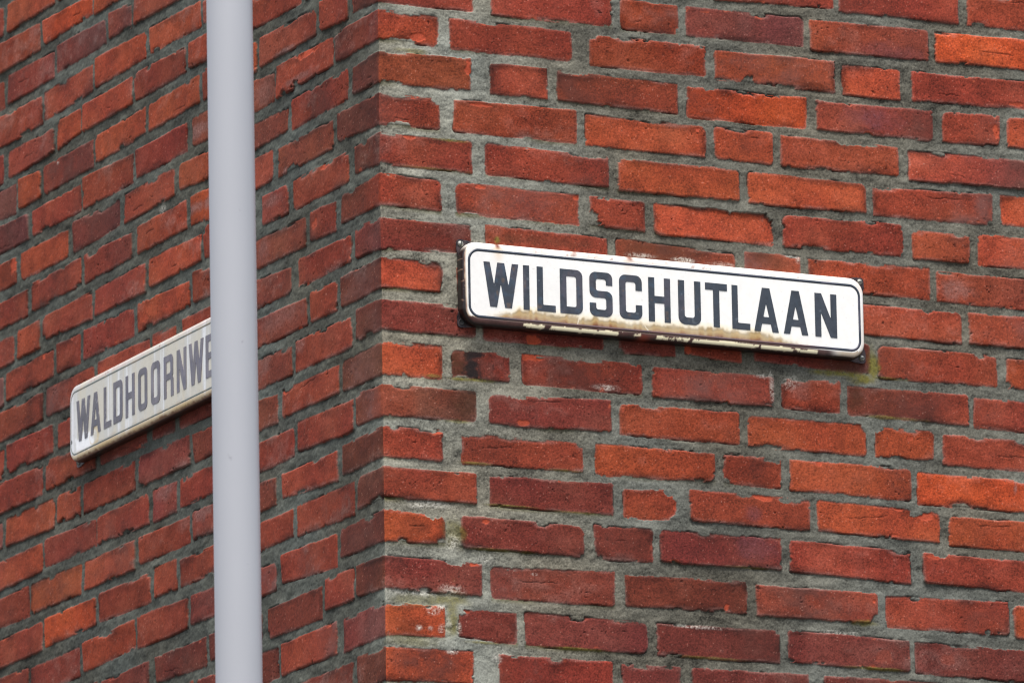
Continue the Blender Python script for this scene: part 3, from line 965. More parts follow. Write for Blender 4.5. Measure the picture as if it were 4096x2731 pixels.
CORNER_Z = np.arange(ZB_MIN, ZB_MAX, 1.3)
_hr, _ = relief(np.array([0.3, 1.6]), CORNER_Z)
_hl, _ = relief(np.array([-1.6, -0.3]), CORNER_Z)
_z = CORNER_Z
CORNER_H = (0.55*_hr.mean(0)+0.45*_hl.mean(0))-0.4-1.2*np.clip(np2(_z, _z*0, 11, 81)-0.15, 0, 1)-0.4*np.abs(np2(_z, _z*0, 4, 82))-1.0*np.clip(np2(_z, _z*0, 40, 83), 0, 1)
CORNER_H = np.clip(CORNER_H, -7, 0.4)
def wall(left, fine_s, fine_step, fine_z, zstep, coarse):
    Vs, Fs, Cs = [], [], []
    base = 0
    lo, hi = fine_z
    ZM = -500.0                                      # below this the masonry is well under the picture
    far = 14.0
    if left:
        inner = np.append(axis(fine_s-2, -6, coarse), [-3, 0.0])
        blocks = [(axis(fine_s, 0, fine_step), axis(lo, hi, zstep), 0.0),
                  (axis(S_MIN, fine_s+4, coarse), axis(ZM, ZB_MAX, coarse), -0.4),
                  (inner, axis(ZM, lo+4, coarse), -0.4), (inner, axis(hi-4, ZB_MAX, coarse), -0.4),
                  (np.append(axis(S_MIN, -8, far), [-4, 0.0]), axis(ZB_MIN, ZM+4, far), -0.8)]
    else:
        inner = np.append([0.0, 3], axis(6, fine_s+2, coarse))
        blocks = [(axis(0, fine_s, fine_step), axis(lo, hi, zstep), 0.0),
                  (axis(fine_s-4, S_MAX, coarse), axis(ZM, ZB_MAX, coarse), -0.4),
                  (inner, axis(ZM, lo+4, coarse), -0.4), (inner, axis(hi-4, ZB_MAX, coarse), -0.4),
                  (np.append([0.0, 4], axis(8, S_MAX, far)), axis(ZB_MIN, ZM+4, far), -0.8)]
    for S, Z, off in blocks:
        Sx = S.copy()
        if left: Sx = np.minimum(Sx, -1e-4)
        H, C = relief(Sx, Z)
        # the arris itself is shared by both faces
        w = (np.clip(1-np.abs(S)/7.0, 0, 1)**1.3)[:, None]
        H = H*(1-w)+np.interp(Z, CORNER_Z, CORNER_H)[None, :]*w
        H = H+off
        V = place_masonry(S, Z, H, left)
        ns, nz = len(S), len(Z)
        i = np.arange(ns-1)[:, None]*nz+np.arange(nz-1)[None, :]
        i = i.ravel()
        F = np.stack([i, i+nz, i+nz+1, i+1], -1)
        Vs.append(V); Fs.append(F+base); Cs.append(C.reshape(-1, 3)); base += len(V)
    # the thickness of the wall behind its face
    t0, t1 = 0.02, 0.24
    if left: lo3, hi3 = (t0, t0, 0.0), (t1, -S_MIN/1000, 5.98)
    else: lo3, hi3 = (t1, t0, 0.0), (S_MAX/1000, t1, 5.98)
    bv = np.array([(x, y, z) for x in (lo3[0], hi3[0]) for y in (lo3[1], hi3[1]) for z in (lo3[2], hi3[2])])
    bf = np.array([(0, 1, 3, 2), (4, 6, 7, 5), (0, 4, 5, 1), (2, 3, 7, 6), (0, 2, 6, 4), (1, 5, 7, 3)])+base
    Vs.append(bv); Fs.append(bf); Cs.append(np.tile(np.array([[0.12, 0.12, 0.115]]), (8, 1)))
    return np.concatenate(Vs), np.concatenate(Fs), np.concatenate(Cs)

house = empty('brick_house')
tag(house, 'red brick house corner with rough grey mortar joints', 'house')
V, F, C = wall(False, 1330.0, 1.3, (190.0, 1480.0), 1.25, 4.0)
wr = grid_mesh('wall', V, F, M_WALL, house, C)
wr['label'] = 'brick wall face with the white sign, paler mortar near the corner'
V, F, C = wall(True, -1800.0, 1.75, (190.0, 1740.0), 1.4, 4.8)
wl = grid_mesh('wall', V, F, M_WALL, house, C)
wl['label'] = 'shaded brick wall face behind the pole, with dark mortar'
del V, F, C

# ------------------------------------------------------------------ enamel street signs
HW, HH, RO = 334.0, 62.5, 25.0
DEEP = 4.8                                       # extra depth of the pressed body, mm

def ring_points(hw, hh, r, nper=12, step=1.2):
    """points round a rounded rectangle, the same count for every inset"""
    pts = []
    nx = int(2*HW/step); nz = int(2*HH/step)
    def seg(a, b, n):
        t = np.arange(n)/n
        return np.stack([a[0]+(b[0]-a[0])*t, a[1]+(b[1]-a[1])*t], -1)
    def arc(cx, cz, a0):
        t = np.radians(a0+90*np.arange(nper)/nper)
        return np.stack([cx+r*np.cos(t), cz+r*np.sin(t)], -1)
    pts.append(seg((hw, -hh+r), (hw, hh-r), nz)); pts.append(arc(hw-r, hh-r, 0))
    pts.append(seg((hw-r, hh), (-hw+r, hh), nx)); pts.append(arc(-hw+r, hh-r, 90))
    pts.append(seg((-hw, hh-r), (-hw, -hh+r), nz)); pts.append(arc(-hw+r, -hh+r, 180))
    pts.append(seg((-hw+r, -hh), (hw-r, -hh), nx)); pts.append(arc(hw-r, -hh+r, 270))
    return np.concatenate(pts)

def sign_panel(worn):
    """body of the sign in its own frame: x along, z up, n outwards (mm)"""
    prof = [(0.0, 0.6), (0.0, 3.0), (0.0, 5.5), (0.3, 8.0), (1.0, 10.0), (2.2, 11.9), (3.8, 13.2), (5.6, 13.9), (7.5, 14.2), (9.0, 14.25)]
    prof += [(10.0+i*1.1, 14.25) for i in range(46)]
    prof += [(61.0, 14.25), (62.0, 14.25), (62.5, 14.25)]
    prof = [(i, h+DEEP if h > 5 else h) for i, h in prof]
    P, N = [], []
    for ins, h in prof:
        r = max(RO-ins, 0.4) if ins < 24.6 else max(0.4-(ins-24.6)*0.008, 0.05)
        p = ring_points(HW-ins, HH-ins, r)
        P.append(p); N.append(np.full(len(p), h))
    m = len(P[0]); k = len(P)
    P = np.concatenate(P); N = np.concatenate(N)
    ins = np.repeat([a for a, _ in prof], m)
    F = []
    j = np.arange(m); j2 = (j+1) % m
    for i in range(k-1):
        F.append(np.stack([i*m+j, i*m+j2, (i+1)*m+j2, (i+1)*m+j], -1))
    return P, N, ins, np.concatenate(F)

def mixc(C, col, m):
    m = np.clip(m, 0, 1)[:, None]
    return C*(1-m)+np.asarray(col)*m

def colour_right(x, z, n, ins):
    """white enamel, brown rust band along the foot, flaked rim"""
    C = np.tile(np.array([[0.80, 0.785, 0.745]]), (len(x), 1))
    C *= (1+0.02*np2(x, z, 40, 40))[:, None]
    a = np2(x, z, 30, 41); b = np2(x, z, 9, 42); c = np2(x, z, 3.2, 43); d = np2(x, z, 60, 44, 6)
    fine = np2(x, z, 1.7, 45)
    face = ins > 8.5
    yel = lin(226, 205, 160)
    # upper rim: cream, with small rust freckles
    rim = ins <= 9.0
    top = rim & (z > 40)
    C = np.where(top[:, None], C*np.array([0.98, 0.95, 0.92]), C)
    fr = np.where(top, sstep(0.50, 0.68, b*0.6+c*0.6+0.25*fine), 0)*sstep(-285, -180, x)*(0.75-0.5*sstep(150, 260, x))
    C = mixc(C, lin(150, 112, 100), fr*0.75)
    bl = np.where(top, sstep(0.1, 0.6, a+0.4*b), 0)*sstep(-300, -150, x)
    C = mixc(C, lin(214, 190, 176), bl*0.35)
    for x0, wd, st in ((-277, 5, 1.0), (-150, 4, 0.7), (-60, 6, 0.9)):
        C = mixc(C, lin(120, 66, 44), np.where(top, np.exp(-((x-x0)/wd)**2)*sstep(52, 58, z+2*c)*st, 0))
    # rust runs below the rim
    for x0, wd, ln_, st in ((-277, 7, 26, 0.42), (-63, 8, 22, 0.20), (-240, 5, 9, 0.12), (70, 4, 7, 0.12)):
        run = np.exp(-((x-x0+2*b)/wd)**2)*sstep(51-ln_, 51, z)*(z < 56)
        C = mixc(C, lin(222, 178, 118), run*st)
    # left and right flanks
    lside = (x < -296)
    lf = np.where(lside, sstep(4.2, 2.6, ins+0.5*b+0.4*a-1.6*sstep(20, -55, z))*sstep(61, 48, z+2*a), 0)
    C = mixc(C, lin(196, 168, 128), np.where(lside & (ins < 9), sstep(7.0, 3.4, ins+0.8*a-1.5*sstep(20, -55, z)), 0)*sstep(61, 40, z)*0.8)
    C = mixc(C, lin(120, 70, 50), np.where(lside & (ins < 9), sstep(5.2, 3.2, ins+0.7*b-1.5*sstep(20, -55, z)), 0)*sstep(58, 30, z)*0.9)
    C = mixc(C, lin(34, 25, 26), lf)
    C = mixc(C, lin(150, 120, 100), lf*sstep(0.62, 0.8, c*0.8+0.4*fine)*0.5)
    rf = sstep(331.0, 333.5, x+0.5*b)
    C = mixc(C, lin(176, 160, 150), rf*0.8)
    C = mixc(C, lin(190, 160, 130), np.where((x > 322) & (ins < 9), sstep(30, -50, z)*0.30, 0))
    # the brown band along the foot of the face
    st = np2(x, z, 4.5, 46, 60)                 # run-off streaks
    reach = sstep(-322, -225, x)*(1-sstep(150, 270, x))
    edge = -49.5+13.5*reach+2.6*a*reach+1.6*b*reach+0.5*c+1.5*st*reach+1.5*np.sin(x/46)*reach
    t = edge-z                                   # >0 inside the band
    on = (z < -28)*1.0
    u = np.clip(t/np.maximum(edge+51.5, 2.0)+0.10*b+0.07*st+0.05*c, 0, 1)
    stops = [0.0, 0.10, 0.24, 0.42, 0.58, 0.74, 0.88, 1.0]
    cols = np.array([lin(214, 196, 156), lin(168, 144, 96), lin(150, 126, 80), lin(184, 160, 114), lin(170, 142, 94), lin(150, 112, 74), lin(118, 76, 54), lin(92, 58, 48)])
    band_c = np.stack([np.interp(u, stops, cols[:, k]) for k in range(3)], -1)
    band_c = band_c*np.array((0.86, 0.80, 0.70))*(1+0.10*st+0.08*b+0.06*fine)[:, None]
    C = mixc(C, lin(240, 226, 192), sstep(-11.0, 0.0, t+2.0*st)*on*0.6*reach)
    al = sstep(-4.2, 6.0, t+0.8*c+1.0*st)*on*(0.86+0.12*a+0.08*st)*sstep(0.0, 0.7, reach+0.1*b)
    al = np.maximum(al, sstep(-48.0, -51.0, z+0.6*b)*on*(1-sstep(215, 285, x))*0.9)
    m_ = np.clip(al, 0, 1)[:, None]
    C = C*(1-m_)+band_c*m_
    # scratches
    for xa, za, xb, zb in ((-146, -39, -149, -50), (-38, -41, -30, -51)):
        tt = np.clip(((x-xa)*(xb-xa)+(z-za)*(zb-za))/((xb-xa)**2+(zb-za)**2), 0, 1)
        dd = np.hypot(x-xa-tt*(xb-xa), z-za-tt*(zb-za))
        C = mixc(C, lin(226, 218, 196), sstep(1.1, 0.5, dd)*0.8)
    # lower rim: rust brown with cream flakes left standing
    lo = np.where(rim & (z < -50), 1.0, 0.0)
    C = mixc(C, lin(70, 44, 40)*(1+0.25*b[:, None]+0.2*c[:, None]), lo*(1-sstep(262, 300, x+8*a))*0.97)
    C = mixc(C, lin(150, 124, 84), lo*sstep(270, 300, x+8*a)*0.7)
    keep = np.zeros(len(x))
    for xa, xb, st in ((-236, -206, 0.9), (-196, -84, 0.9), (-60, -46, 0.5), (-20, 34, 0.72), (44, 148, 1.15), (158, 210, 1.05), (216, 250, 0.95)):
        keep = np.maximum(keep, sstep(xa-7, xa+5, x+5*b)*(1-sstep(xb-6, xb+8, x+5*b))*st)
    band = np.exp(-((ins-5.6+0.9*b)/3.0)**4)
    fl = sstep(0.36, 0.60, keep*band*1.05+0.30*np2(x, z, 16, 47, 4)+0.18*c+0.2*fine+0.0)*lo*(keep > 0.05)
    C = mixc(C, lin(240, 226, 190), fl)
    C = mixc(C, lin(226, 214, 184), lo*sstep(0.80, 0.86, c*0.7+fine*0.5)*0.8)
    C = mixc(C, lin(22, 17, 17), np.where(z < -40, sstep(3.6, 2.2, ins+0.6*b+0.4*c), 0)*0.98)
    C = mixc(C, lin(120, 50, 34), np.exp(-(((x+39)/9)**2+((ins-3)/4)**2))*lo*1.2)
    # tiny dirt
    C = mixc(C, lin(120, 108, 96), sstep(0.88, 1.0, c*0.8+fine*0.5)*face*0.2)
    return np.clip(C, 0.004, 0.84)

def colour_left(x, z, n, ins):
    """greyed cream enamel with pale vertical streaks and a rusty foot"""
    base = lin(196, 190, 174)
    C = np.tile(base[None, :], (len(x), 1))
    a = np2(x, z, 34, 51); b = np2(x, z, 9, 52); c = np2(x, z, 3.2, 53); fine = np2(x, z, 1.7, 55)
    st = np2(x, z, 16, 56, 160); st2 = np2(x, z, 5, 57, 120)
    C = mixc(C, lin(192, 191, 186), sstep(-0.4, 0.6, st+0.5*a)*0.7)
    C = mixc(C, lin(222, 223, 224), sstep(0.35, 0.8, st+0.4*st2)*0.8)
    C = mixc(C, lin(196, 184, 158), sstep(0.3, 0.8, st2+0.3*b)*0.4)
    C = mixc(C, lin(244, 244, 246), sstep(1.1, 0.6, np.hypot((x+268)/48, (z+38)/16)+0.25*b)*0.95)
    C = mixc(C, lin(226, 226, 230), sstep(-300, -322, x+5*a)*0.8)
    C = mixc(C, lin(205, 178, 120), sstep(1.2, 0.8, np.hypot((x+228)/18, (z+36)/14)+0.3*b)*(1-sstep(0.9, 0.7, np.hypot((x+232)/18, (z+36)/14)))*0.5)
    rim = ins <= 9.0
    top = rim & (z > 40)
    C = mixc(C, lin(196, 176, 164), np.where(top, 0.45+0.4*a+0.2*b, 0))
    C = mixc(C, lin(140, 96, 84), np.where(top, sstep(0.55, 0.75, b*0.7+c*0.5), 0)*0.6)
    C = mixc(C, lin(190, 186, 182), np.where(top & (x < -285), 0.8, 0))
    lo = np.where(rim & (z < -50), 1.0, 0.0)
    C = mixc(C, lin(200, 170, 116), lo*(0.75+0.3*a))
    C = mixc(C, lin(120, 76, 36), lo*sstep(5.5, 2.5, ins+1.8*b+0.8*c)*0.95)
    C = mixc(C, lin(24, 18, 16), np.where(z < -30, sstep(2.2, 1.0, ins+0.4*b), 0)*0.97)
    C = mixc(C, lin(150, 120, 76), sstep(-44, -51, z+2.5*b)*(~rim)*0.45*(0.6+0.6*a))
    C = mixc(C, lin(46, 42, 44), sstep(1.1, 0.7, np.hypot((x+322)/2.6, (z+29)/3.4)+0.2*b)*0.9)
    C = mixc(C, lin(90, 78, 68), np.where((ins < 0.6) & (x < -330), 0.5, 0))
    C = mixc(C, lin(120, 108, 96), sstep(0.78, 0.92, c*0.8+fine*0.5)*0.3)
    return np.clip(C, 0.004, 0.84)

def to_world(left, x, n, z):
    """sign frame (mm) -> world metres"""
    x = np.asarray(x, float); n = np.asarray(n, float); z = np.asarray(z, float)
    if left:
        s = x-807.1
        return np.stack([-n/1000, -s/1000, (z+3866.5)/1000], -1)
    s = x+459.5
    return np.stack([s/1000, -n/1000, (z+3867.5)/1000], -1)

# ---- letters: outlines in mm, (x, z, corner radius); first loop outer, then holes
LETTERS = {
    'W': [[(0, 66.4), (10, 66.4), (16.6, 32.3, .6), (22.3, 66.4), (33.5, 66.4), (40.1, 32, .6), (45.9, 66.4), (56.4, 66.4), (45.0, 0), (34, 0), (27.6, 36, .6), (21, 0), (9.9, 0)]],
    'I': [[(0, 66.4), (9.8, 66.4), (9.8, 0), (0, 0)]],
    'L': [[(0, 66.4), (9.8, 66.4), (9.8, 9.6, 1), (30, 9.6), (30, 0), (0, 0)]],
    'D': [[(0, 66.4), (36.8, 66.4, 10), (36.8, 0, 10), (0, 0)], [(10.4, 56.2, .8), (26.6, 56.2, 3.5), (26.6, 10.4, 3.5), (10.4, 10.4, .8)]],
    'S': [[(37.5, 47.6), (37.5, 66.6, 10), (0, 66.6, 10), (0, 28.2, 10), (27.2, 28.2, 3.6), (27.2, 10.2, 3.6), (10.4, 10.2, 3.6), (10.4, 19.8), (0, 19.8), (0, 0, 10), (37.5, 0, 10), (37.5, 38.4, 10), (10.4, 38.4, 3.6), (10.4, 56.4, 3.6), (27.2, 56.4, 3.6), (27.2, 47.6)]],
    'C': [[(37.4, 44), (37.4, 66.6, 10), (0, 66.6, 10), (0, 0, 10), (37.4, 0, 10), (37.4, 22), (27, 22), (27, 10.2, 3.6), (10.4, 10.2, 3.6), (10.4, 56.4, 3.6), (27, 56.4, 3.6), (27, 44)]],
    'H': [[(0, 66.4), (10, 66.4), (10, 38.6), (26.2, 38.6), (26.2, 66.4), (36.2, 66.4), (36.2, 0), (26.2, 0), (26.2, 28.2), (10, 28.2), (10, 0), (0, 0)]],
    'U': [[(0, 66.4), (10.2, 66.4), (10.2, 10.6, 4), (27, 10.6, 4), (27, 66.4), (37.3, 66.4), (37.3, 0, 11), (0, 0, 11)]],
    'T': [[(0, 66.4), (36.5, 66.4), (36.5, 56), (23.3, 56), (23.3, 0), (13.1, 0), (13.1, 56), (0, 56)]],
    'A': [[(14.3, 66.4), (26.7, 66.4), (41, 0), (30.6, 0), (27.9, 12), (13.1, 12), (10.4, 0), (0, 0)], [(20.5, 43.5, .6), (25.4, 22.2, .8), (15.6, 22.2, .8)]],
    'N': [[(0, 66.4), (11, 66.4), (26.8, 28.2, .5), (26.8, 66.4), (36.9, 66.4), (36.9, 0), (26, 0), (10.1, 37.6, .5), (10.1, 0), (0, 0)]],
    'O': [[(0, 66.6, 10), (35.6, 66.6, 10), (35.6, 0, 10), (0, 0, 10)], [(10.2, 56.2, 3.6), (25.4, 56.2, 3.6), (25.4, 10.2, 3.6), (10.2, 10.2, 3.6)]],
    'R': [[(0, 66.4), (36.4, 66.4, 9.5), (36.4, 33, 6), (32.6, 32, 1.5), (37.6, 27, 3), (37.6, 0), (27.4, 0), (27.4, 27.6, 3.5), (10.2, 27.6), (10.2, 0), (0, 0)], [(10.2, 56.2, .8), (26.2, 56.2, 3.4), (26.2, 37.4, 3.4), (10.2, 37.4, .8)]],
    'E': [[(0, 66.4), (31, 66.4), (31, 56.2), (10.2, 56.2), (10.2, 38.6), (27.5, 38.6), (27.5, 28.4), (10.2, 28.4), (10.2, 10.2), (31, 10.2), (31, 0), (0, 0)]],
    'G': [[(37.0, 45), (37.0, 66.6, 10), (0, 66.6, 10), (0, 0, 10), (37.0, 0, 10), (37.0, 35), (19, 35), (19, 25.4), (26.6, 25.4), (26.6, 10.2, 3.6), (10.4, 10.2, 3.6), (10.4, 56.4, 3.6), (26.6, 56.4, 3.6), (26.6, 45)]],
}

def fillet(loop):
    out = []
    m = len(loop)
    for i, v in enumerate(loop):
        p = np.array(v[:2], float); r = v[2] if len(v) > 2 else 0.25
        a = np.array(loop[i-1][:2], float)-p; b = np.array(loop[(i+1) % m][:2], float)-p
        la, lb = np.linalg.norm(a), np.linalg.norm(b)
        a /= la; b /= lb
        ang = math.acos(max(-1, min(1, float(a@b))))
        d = min(r/math.tan(ang/2), la*0.49, lb*0.49)
        rr = d*math.tan(ang/2)
        p0, p1 = p+a*d, p+b*d
        steps = 8 if rr > 2 else 2
        bis = (a+b)/np.linalg.norm(a+b)
        c = p+bis*math.hypot(d, rr)
        v0, v1 = p0-c, p1-c
        t0 = math.atan2(v0[1], v0[0]); t1 = math.atan2(v1[1], v1[0])
        dt = (t1-t0+math.pi) % (2*math.pi)-math.pi
        for k in range(steps+1):
            t = t0+dt*k/steps
            out.append((c[0]+rr*math.cos(t), c[1]+rr*math.sin(t)))
    return out

def flat_shape(loops, thick):
    """filled outline with holes, raised by thick; a bpy curve meshed once -> verts (x,z,n), faces"""
    cu = bpy.data.curves.new('outline', 'CURVE')
    cu.dimensions = '2D'; cu.fill_mode = 'BOTH'
    for lp in loops:
        sp = cu.splines.new('POLY')
        sp.points.add(len(lp)-1)
        for pt, (x, z) in zip(sp.points, lp): pt.co = (x, z, 0, 1)
        sp.use_cyclic_u = True
    cu.extrude = thick/2
    cu.bevel_depth = 0.0
    o = bpy.data.objects.new('outline', cu)
    COL.objects.link(o)
    dg = bpy.context.evaluated_depsgraph_get()
    me = bpy.data.meshes.new_from_object(o.evaluated_get(dg))
    V = [(v.co.x, v.co.y, v.co.z+thick/2) for v in me.vertices]
    F = [tuple(p.vertices) for p in me.polygons]
    bpy.data.objects.remove(o); bpy.data.curves.remove(cu); bpy.data.meshes.remove(me)
    return np.array(V), F

def subdivided(V, F, maxlen=3.0):
    """split long faces so that the colours of the worn paint can vary inside a letter"""
    import bmesh
    bm = bmesh.new()
    vs = [bm.verts.new(v) for v in V]
    for f in F:
        try: bm.faces.new([vs[i] for i in f])
        except ValueError: pass
    bmesh.ops.remove_doubles(bm, verts=bm.verts, dist=1e-4)
    bmesh.ops.triangulate(bm, faces=bm.faces)
    for _ in range(6):
        es = [e for e in bm.edges if e.calc_length() > maxlen]
        if not es: break
        bmesh.ops.subdivide_edges(bm, edges=es, cuts=1)
        bmesh.ops.triangulate(bm, faces=bm.faces)
    bm.verts.index_update()
    V2 = np.array([v.co[:] for v in bm.verts]); F2 = [[v.index for v in f.verts] for f in bm.faces]
    bm.free()
    return V2, np.array(F2)

def ink(x, z, left):
    a = np2(x, z, 22, 61); b = np2(x, z, 7, 62); c = np2(x, z, 2.4, 63); v = np2(x, z, 5, 64, 22)
    if left:
        C = np.tile(lin(110, 105, 112)[None, :], (len(x), 1))
        C = C*(1+0.25*a+0.2*v)[:, None]
        C = mixc(C, lin(80, 78, 98), sstep(0.1, 0.6, v+0.3*b)*0.6)
        worn = sstep(0.70, 0.95, np2(x, z, 2.6, 65, 4)+0.35*c)*(1-sstep(-200, -80, x))*0.7
        C = mixc(C, lin(214, 210, 204), worn)
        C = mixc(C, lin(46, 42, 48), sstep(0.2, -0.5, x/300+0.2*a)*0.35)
        return np.clip(C, 0.01, 0.7)
    C = np.tile(lin(60, 67, 76)[None, :]*0.8, (len(x), 1))
    wear = 1-sstep(-20, 120, x)
    C = mixc(C, lin(84, 82, 92)*0.8, sstep(-0.3, 0.5, a+0.4*v)*0.75*(0.25+0.75*wear))
    C = mixc(C, lin(64, 80, 96)*0.8, sstep(0.25, 0.7, b+0.4*v)*0.7*(0.25+0.75*wear))
    C = mixc(C, lin(108, 90, 76)*0.8, sstep(0.62, 0.9, np2(x, z, 9, 66)+0.2*b)*0.6*wear)
    C = mixc(C, lin(44, 48, 56), sstep(0.3, 0.8, np2(x, z, 6, 67))*0.6)
    C = C*(1+0.12*c)[:, None]
    C = mixc(C, lin(120, 128, 136), sstep(0.78, 0.95, np2(x, z, 6, 68))*0.35)
    return np.clip(C, 0.01, 0.6)

def lug_shape(sx, sz):
    """iron ear in one corner of the sign, between the body and the fixing screw"""
    lp = [(338.5, 66.0, 5.0), (338.8, 50.0, 4), (336.2, 42.0, 8), (333.0, 33.0, 3), (318.0, 38.0, 2), (306.0, 52.0, 2), (300.0, 60.0, 2), (310.0, 62.8, 8), (322.0, 65.2, 4)]
    lp = [(x*sx, z*sz, r) for x, z, r in lp]
    return fillet(lp)

def build_sign(left, word, starts, label, colour, name='street_sign'):
    xc = (-0.0, 0.8071, 3.8665) if left else (0.4595, 0.0, 3.8675)
    sx0, sz0 = (0.0, 0.0) if left else (-2.35, -1.25)   # body against its fixing ears
    root = empty(name, xc)
    tag(root, label, 'street sign', 'enamel street signs on the brick corner')
    off = np.array(xc)
    P, N, ins, F = sign_panel(left)
    x, z = P[:, 0], P[:, 1]
    C = colour(x, z, N, ins)
    V = to_world(left, x+sx0, N, z+sz0)-off
    grid_mesh('panel', V, F, M_ENAMEL, root, C)
    # painted border, slightly proud of the enamel
    bw = 3.7 if not left else 2.2
    hw, hh, r = 325.6, 51.6, 18.0
    o1 = ring_points(hw, hh, r); o2 = ring_points(hw-bw, hh-bw, r-bw)
    m = len(o1)
    j = np.arange(m); j2 = (j+1) % m
    PP = np.concatenate([o1, o1, o2, o2])
    NN = np.concatenate([np.full(m, 14.1), np.full(m, 14.55), np.full(m, 14.55), np.full(m, 14.1)])+DEEP
    FF = np.concatenate([np.stack([a*m+j, a*m+j2, (a+1)*m+j2, (a+1)*m+j], -1) for a in range(3)])
    bx, bz = PP[:, 0], PP[:, 1]
    if left:
        BC = np.tile(lin(96, 104, 98)[None, :], (4*m, 1))
        BC = mixc(BC, lin(130, 120, 100), sstep(0, 0.7, np2(bx, bz, 14, 71)))
    else:
        BC = np.tile(lin(54, 62, 74)[None, :]*0.75, (4*m, 1))
        low = sstep(-46, -49, bz)*sstep(-300, -220, bx)*(1-sstep(210, 290, bx))
        BC = mixc(BC, lin(96, 62, 54), low*(0.75+0.25*np2(bx, bz, 12, 72)))
        BC = mixc(BC, lin(90, 86, 100), sstep(0.2, 0.7, np2(bx, bz, 14, 73))*(1-low)*0.5)
    grid_mesh('border_line', to_world(left, bx+sx0, NN, bz+sz0)-off, FF, M_INK, root, BC)
    # letters, each a raised shape of its own
    cache = {}
    for ch, x0 in zip(word, starts):
        if ch not in cache:
            V0, F0 = flat_shape([fillet(l) for l in LETTERS[ch]], 0.7)
            cache[ch] = subdivided(V0, F0, 2.4)
        V1, F1 = cache[ch]
        lx = V1[:, 0]+x0; lz = V1[:, 1]-33.2; ln_ = V1[:, 2]+14.2+DEEP
        grid_mesh('letter', to_world(left, lx+sx0, ln_, lz+sz0)-off, F1, M_INK, root, ink(lx, lz, left), smooth=False)
    # four iron ears with their screws
    for sx in (-1, 1):
        for sz in (1, -1):
            lp = lug_shape(sx, sz)
            V0, F0 = flat_shape([lp], 2.0)
            h = 0.8+V0[:, 2]+np.clip((np.abs(V0[:, 0])-322)/16, 0, 1)*0.8
            lug = poly_mesh('mounting_lug', to_world(left, V0[:, 0], h, V0[:, 1])-off, F0, M_LUG, root)
            hx, hz = 332.0*sx, (59.0 if sz > 0 else -58.0)
            if sx < 0 and sz < 0 and not left:
                # empty screw hole: a dark sunken disc with a raised lip
                rr = [(0.0, 3.65), (3.3, 3.65), (3.6, 4.1), (4.4, 4.1), (4.8, 3.5)]
                vs, fs = lathe(rr, 20)
                V2 = to_world(left, vs[:, 0]+hx, vs[:, 2], vs[:, 1]+hz)-off
                poly_mesh('screw_hole', V2, fs, M_SLOT, lug, True)
                continue
            rr = [(0.0, 6.6), (1.5, 6.5), (3.0, 6.0), (4.2, 5.0), (4.7, 3.8), (4.7, 3.0)]
            vs, fs = lathe(rr, 20)
            ang = 1.45 if sx < 0 else 0.35
            V2 = to_world(left, vs[:, 0]+hx, vs[:, 2], vs[:, 1]+hz)-off
            sc = poly_mesh('screw', V2, fs, M_SCREW, lug, True)
            ca, sa = math.cos(ang), math.sin(ang)
            q = [(-4.0, -0.55), (4.0, -0.55), (4.0, 0.55), (-4.0, 0.55)]
            qv = [(ca*u-sa*v, sa*u+ca*v) for u, v in q]
            top = [6.75 if abs(u) < 2 else 5.9 for u, v in q]
            mids = [(-1.6, -0.55), (1.6, -0.55), (1.6, 0.55), (-1.6, 0.55)]
            allp = [(-4.0, -.55, 5.4), (-1.8, -.55, 6.6), (1.8, -.55, 6.6), (4.0, -.55, 5.4), (4.0, .55, 5.4), (1.8, .55, 6.6), (-1.8, .55, 6.6), (-4.0, .55, 5.4)]
            ax = np.array([ca*u-sa*v for u, v, _ in allp])+hx; az = np.array([sa*u+ca*v for u, v, _ in allp])+hz
            an = np.array([w for *_, w in allp])+0.12
            W = np.concatenate([to_world(left, ax, an, az)-off, to_world(left, ax, an-0.6, az)-off])
            slot_f = [(0, 1, 6, 7), (1, 2, 5, 6), (2, 3, 4, 5)]+[(i, (i+1) % 8, 8+(i+1) % 8, 8+i) for i in range(8)]
            # the slot is part of the screw: merge by joining meshes' data
            me = sc.data
            nv = len(me.vertices)
            allv = [tuple(v.co) for v in me.vertices]+[tuple(w) for w in W]
            allf = [tuple(p.vertices) for p in me.polygons]+[tuple(i+nv for i in f) for f in slot_f]
            nf = len(me.polygons)
            me.clear_geometry(); me.from_pydata(allv, [], allf); me.materials.append(M_SLOT)
            for i, p in enumerate(me.polygons):
                p.use_smooth = i < nf; p.material_index = 0 if i < nf else 1
            me.update()
    return root

def lathe(prof, n):
    vs, fs = [], []
    for r, h in prof:
        for i in range(n):
            t = 2*math.pi*i/n
            vs.append((r*math.cos(t), r*math.sin(t), h))
    for k in range(len(prof)-1):
        for i in range(n):
            j = (i+1) % n
            fs.append((k*n+i, k*n+j, (k+1)*n+j, (k+1)*n+i))
    return np.array(vs), fs

build_sign(False, 'WILDSCHUTLAAN', [-300.5, -236.4, -214.1, -176.4, -128.0, -79.1, -30.9, 18.5, 63.7, 108.1, 144.9, 194.6, 247.9],
           'white enamel street sign reading WILDSCHUTLAAN with rusty lower edge', colour_right)
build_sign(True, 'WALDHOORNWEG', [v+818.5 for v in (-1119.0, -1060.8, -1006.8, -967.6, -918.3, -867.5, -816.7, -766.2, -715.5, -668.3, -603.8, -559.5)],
           'greyed cream enamel street sign reading WALDHOORNWE, partly hidden behind the pole', colour_left)

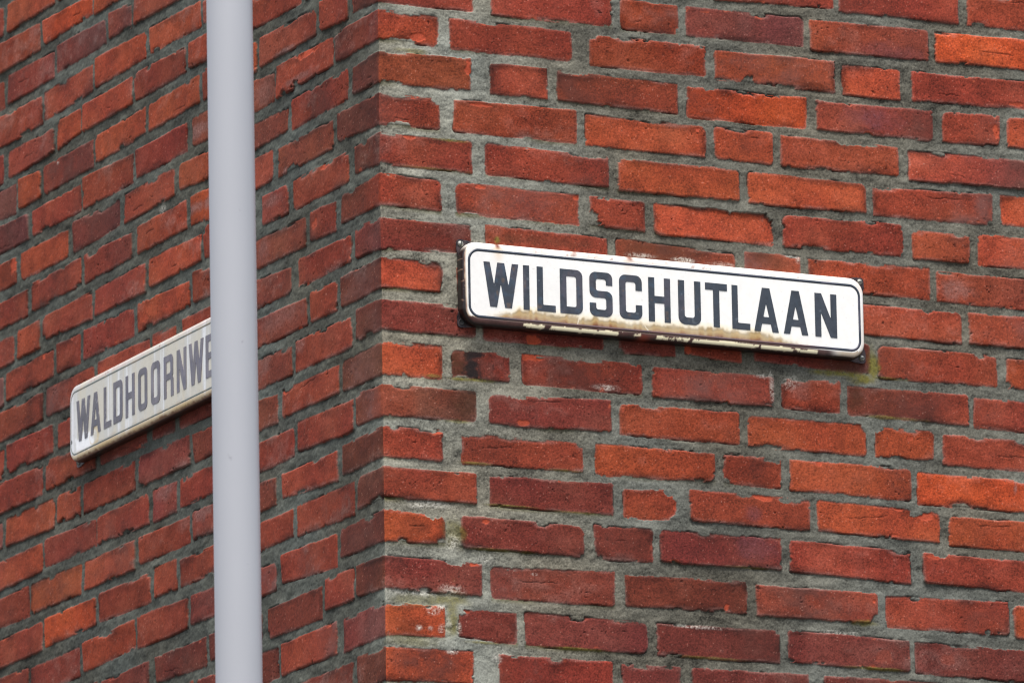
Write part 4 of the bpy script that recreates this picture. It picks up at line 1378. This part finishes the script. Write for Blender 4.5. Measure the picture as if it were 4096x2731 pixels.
# ------------------------------------------------------------------ the pole in front
def speckled(m):
    # a few grey scuffs and specks on the coating
    n, l = m.node_tree.nodes, m.node_tree.links
    p = n['Principled BSDF']
    src = p.inputs['Base Color'].links[0].from_socket
    tc = n.new('ShaderNodeTexCoord')
    no = n.new('ShaderNodeTexNoise'); no.inputs['Scale'].default_value = 55; no.inputs['Detail'].default_value = 3
    mr = n.new('ShaderNodeMapRange')
    mr.inputs['From Min'].default_value = 0.75; mr.inputs['From Max'].default_value = 0.82
    mr.inputs['To Min'].default_value = 0.0; mr.inputs['To Max'].default_value = 0.35
    mx = n.new('ShaderNodeMix'); mx.data_type = 'RGBA'
    mx.inputs[7].default_value = (0.12, 0.12, 0.13, 1)
    l.new(tc.outputs['Object'], no.inputs['Vector']); l.new(no.outputs['Fac'], mr.inputs['Value'])
    l.new(mr.outputs['Result'], mx.inputs[0]); l.new(src, mx.inputs[6]); l.new(mx.outputs[2], p.inputs['Base Color'])
    return m
M_POLE = plain_material('pale_grey_coating', (0.355, 0.363, 0.388), (0.37, 0.378, 0.403), 14, 0.38, 0.5, 0.0, 0.0, (1, 1, 0.3))
p0 = Vector((-0.6008, -0.8913, 0.0)); p1 = Vector((-0.6396, -0.8806, 6.2))
speckled(M_POLE)
axis_v = (p1-p0).normalized()
pole = empty('street_pole', p0)
tag(pole, 'smooth pale grey round pole standing in front of the brick corner', 'pole')
pole.rotation_euler = axis_v.to_track_quat('Z', 'Y').to_euler()
Lp = (p1-p0).length
def lathe_obj(name, prof, n, mat):
    vs, fs = lathe(prof, n)
    return poly_mesh(name, vs, fs, mat, pole, True)
lathe_obj('shaft', [(0.030, 0.0), (0.030, 1.0), (0.030, 2.0), (0.030, 3.0), (0.030, 4.0), (0.030, 5.0), (0.030, Lp)], 96, M_POLE)
lathe_obj('pole_cap', [(0.0325, Lp-0.03), (0.0325, Lp), (0.028, Lp+0.012), (0.015, Lp+0.02), (0.0, Lp+0.022)], 48, M_POLE)
lathe_obj('base_collar', [(0.060, 0.0), (0.060, 0.012), (0.040, 0.03), (0.0325, 0.12), (0.0315, 0.125)], 48, M_POLE)
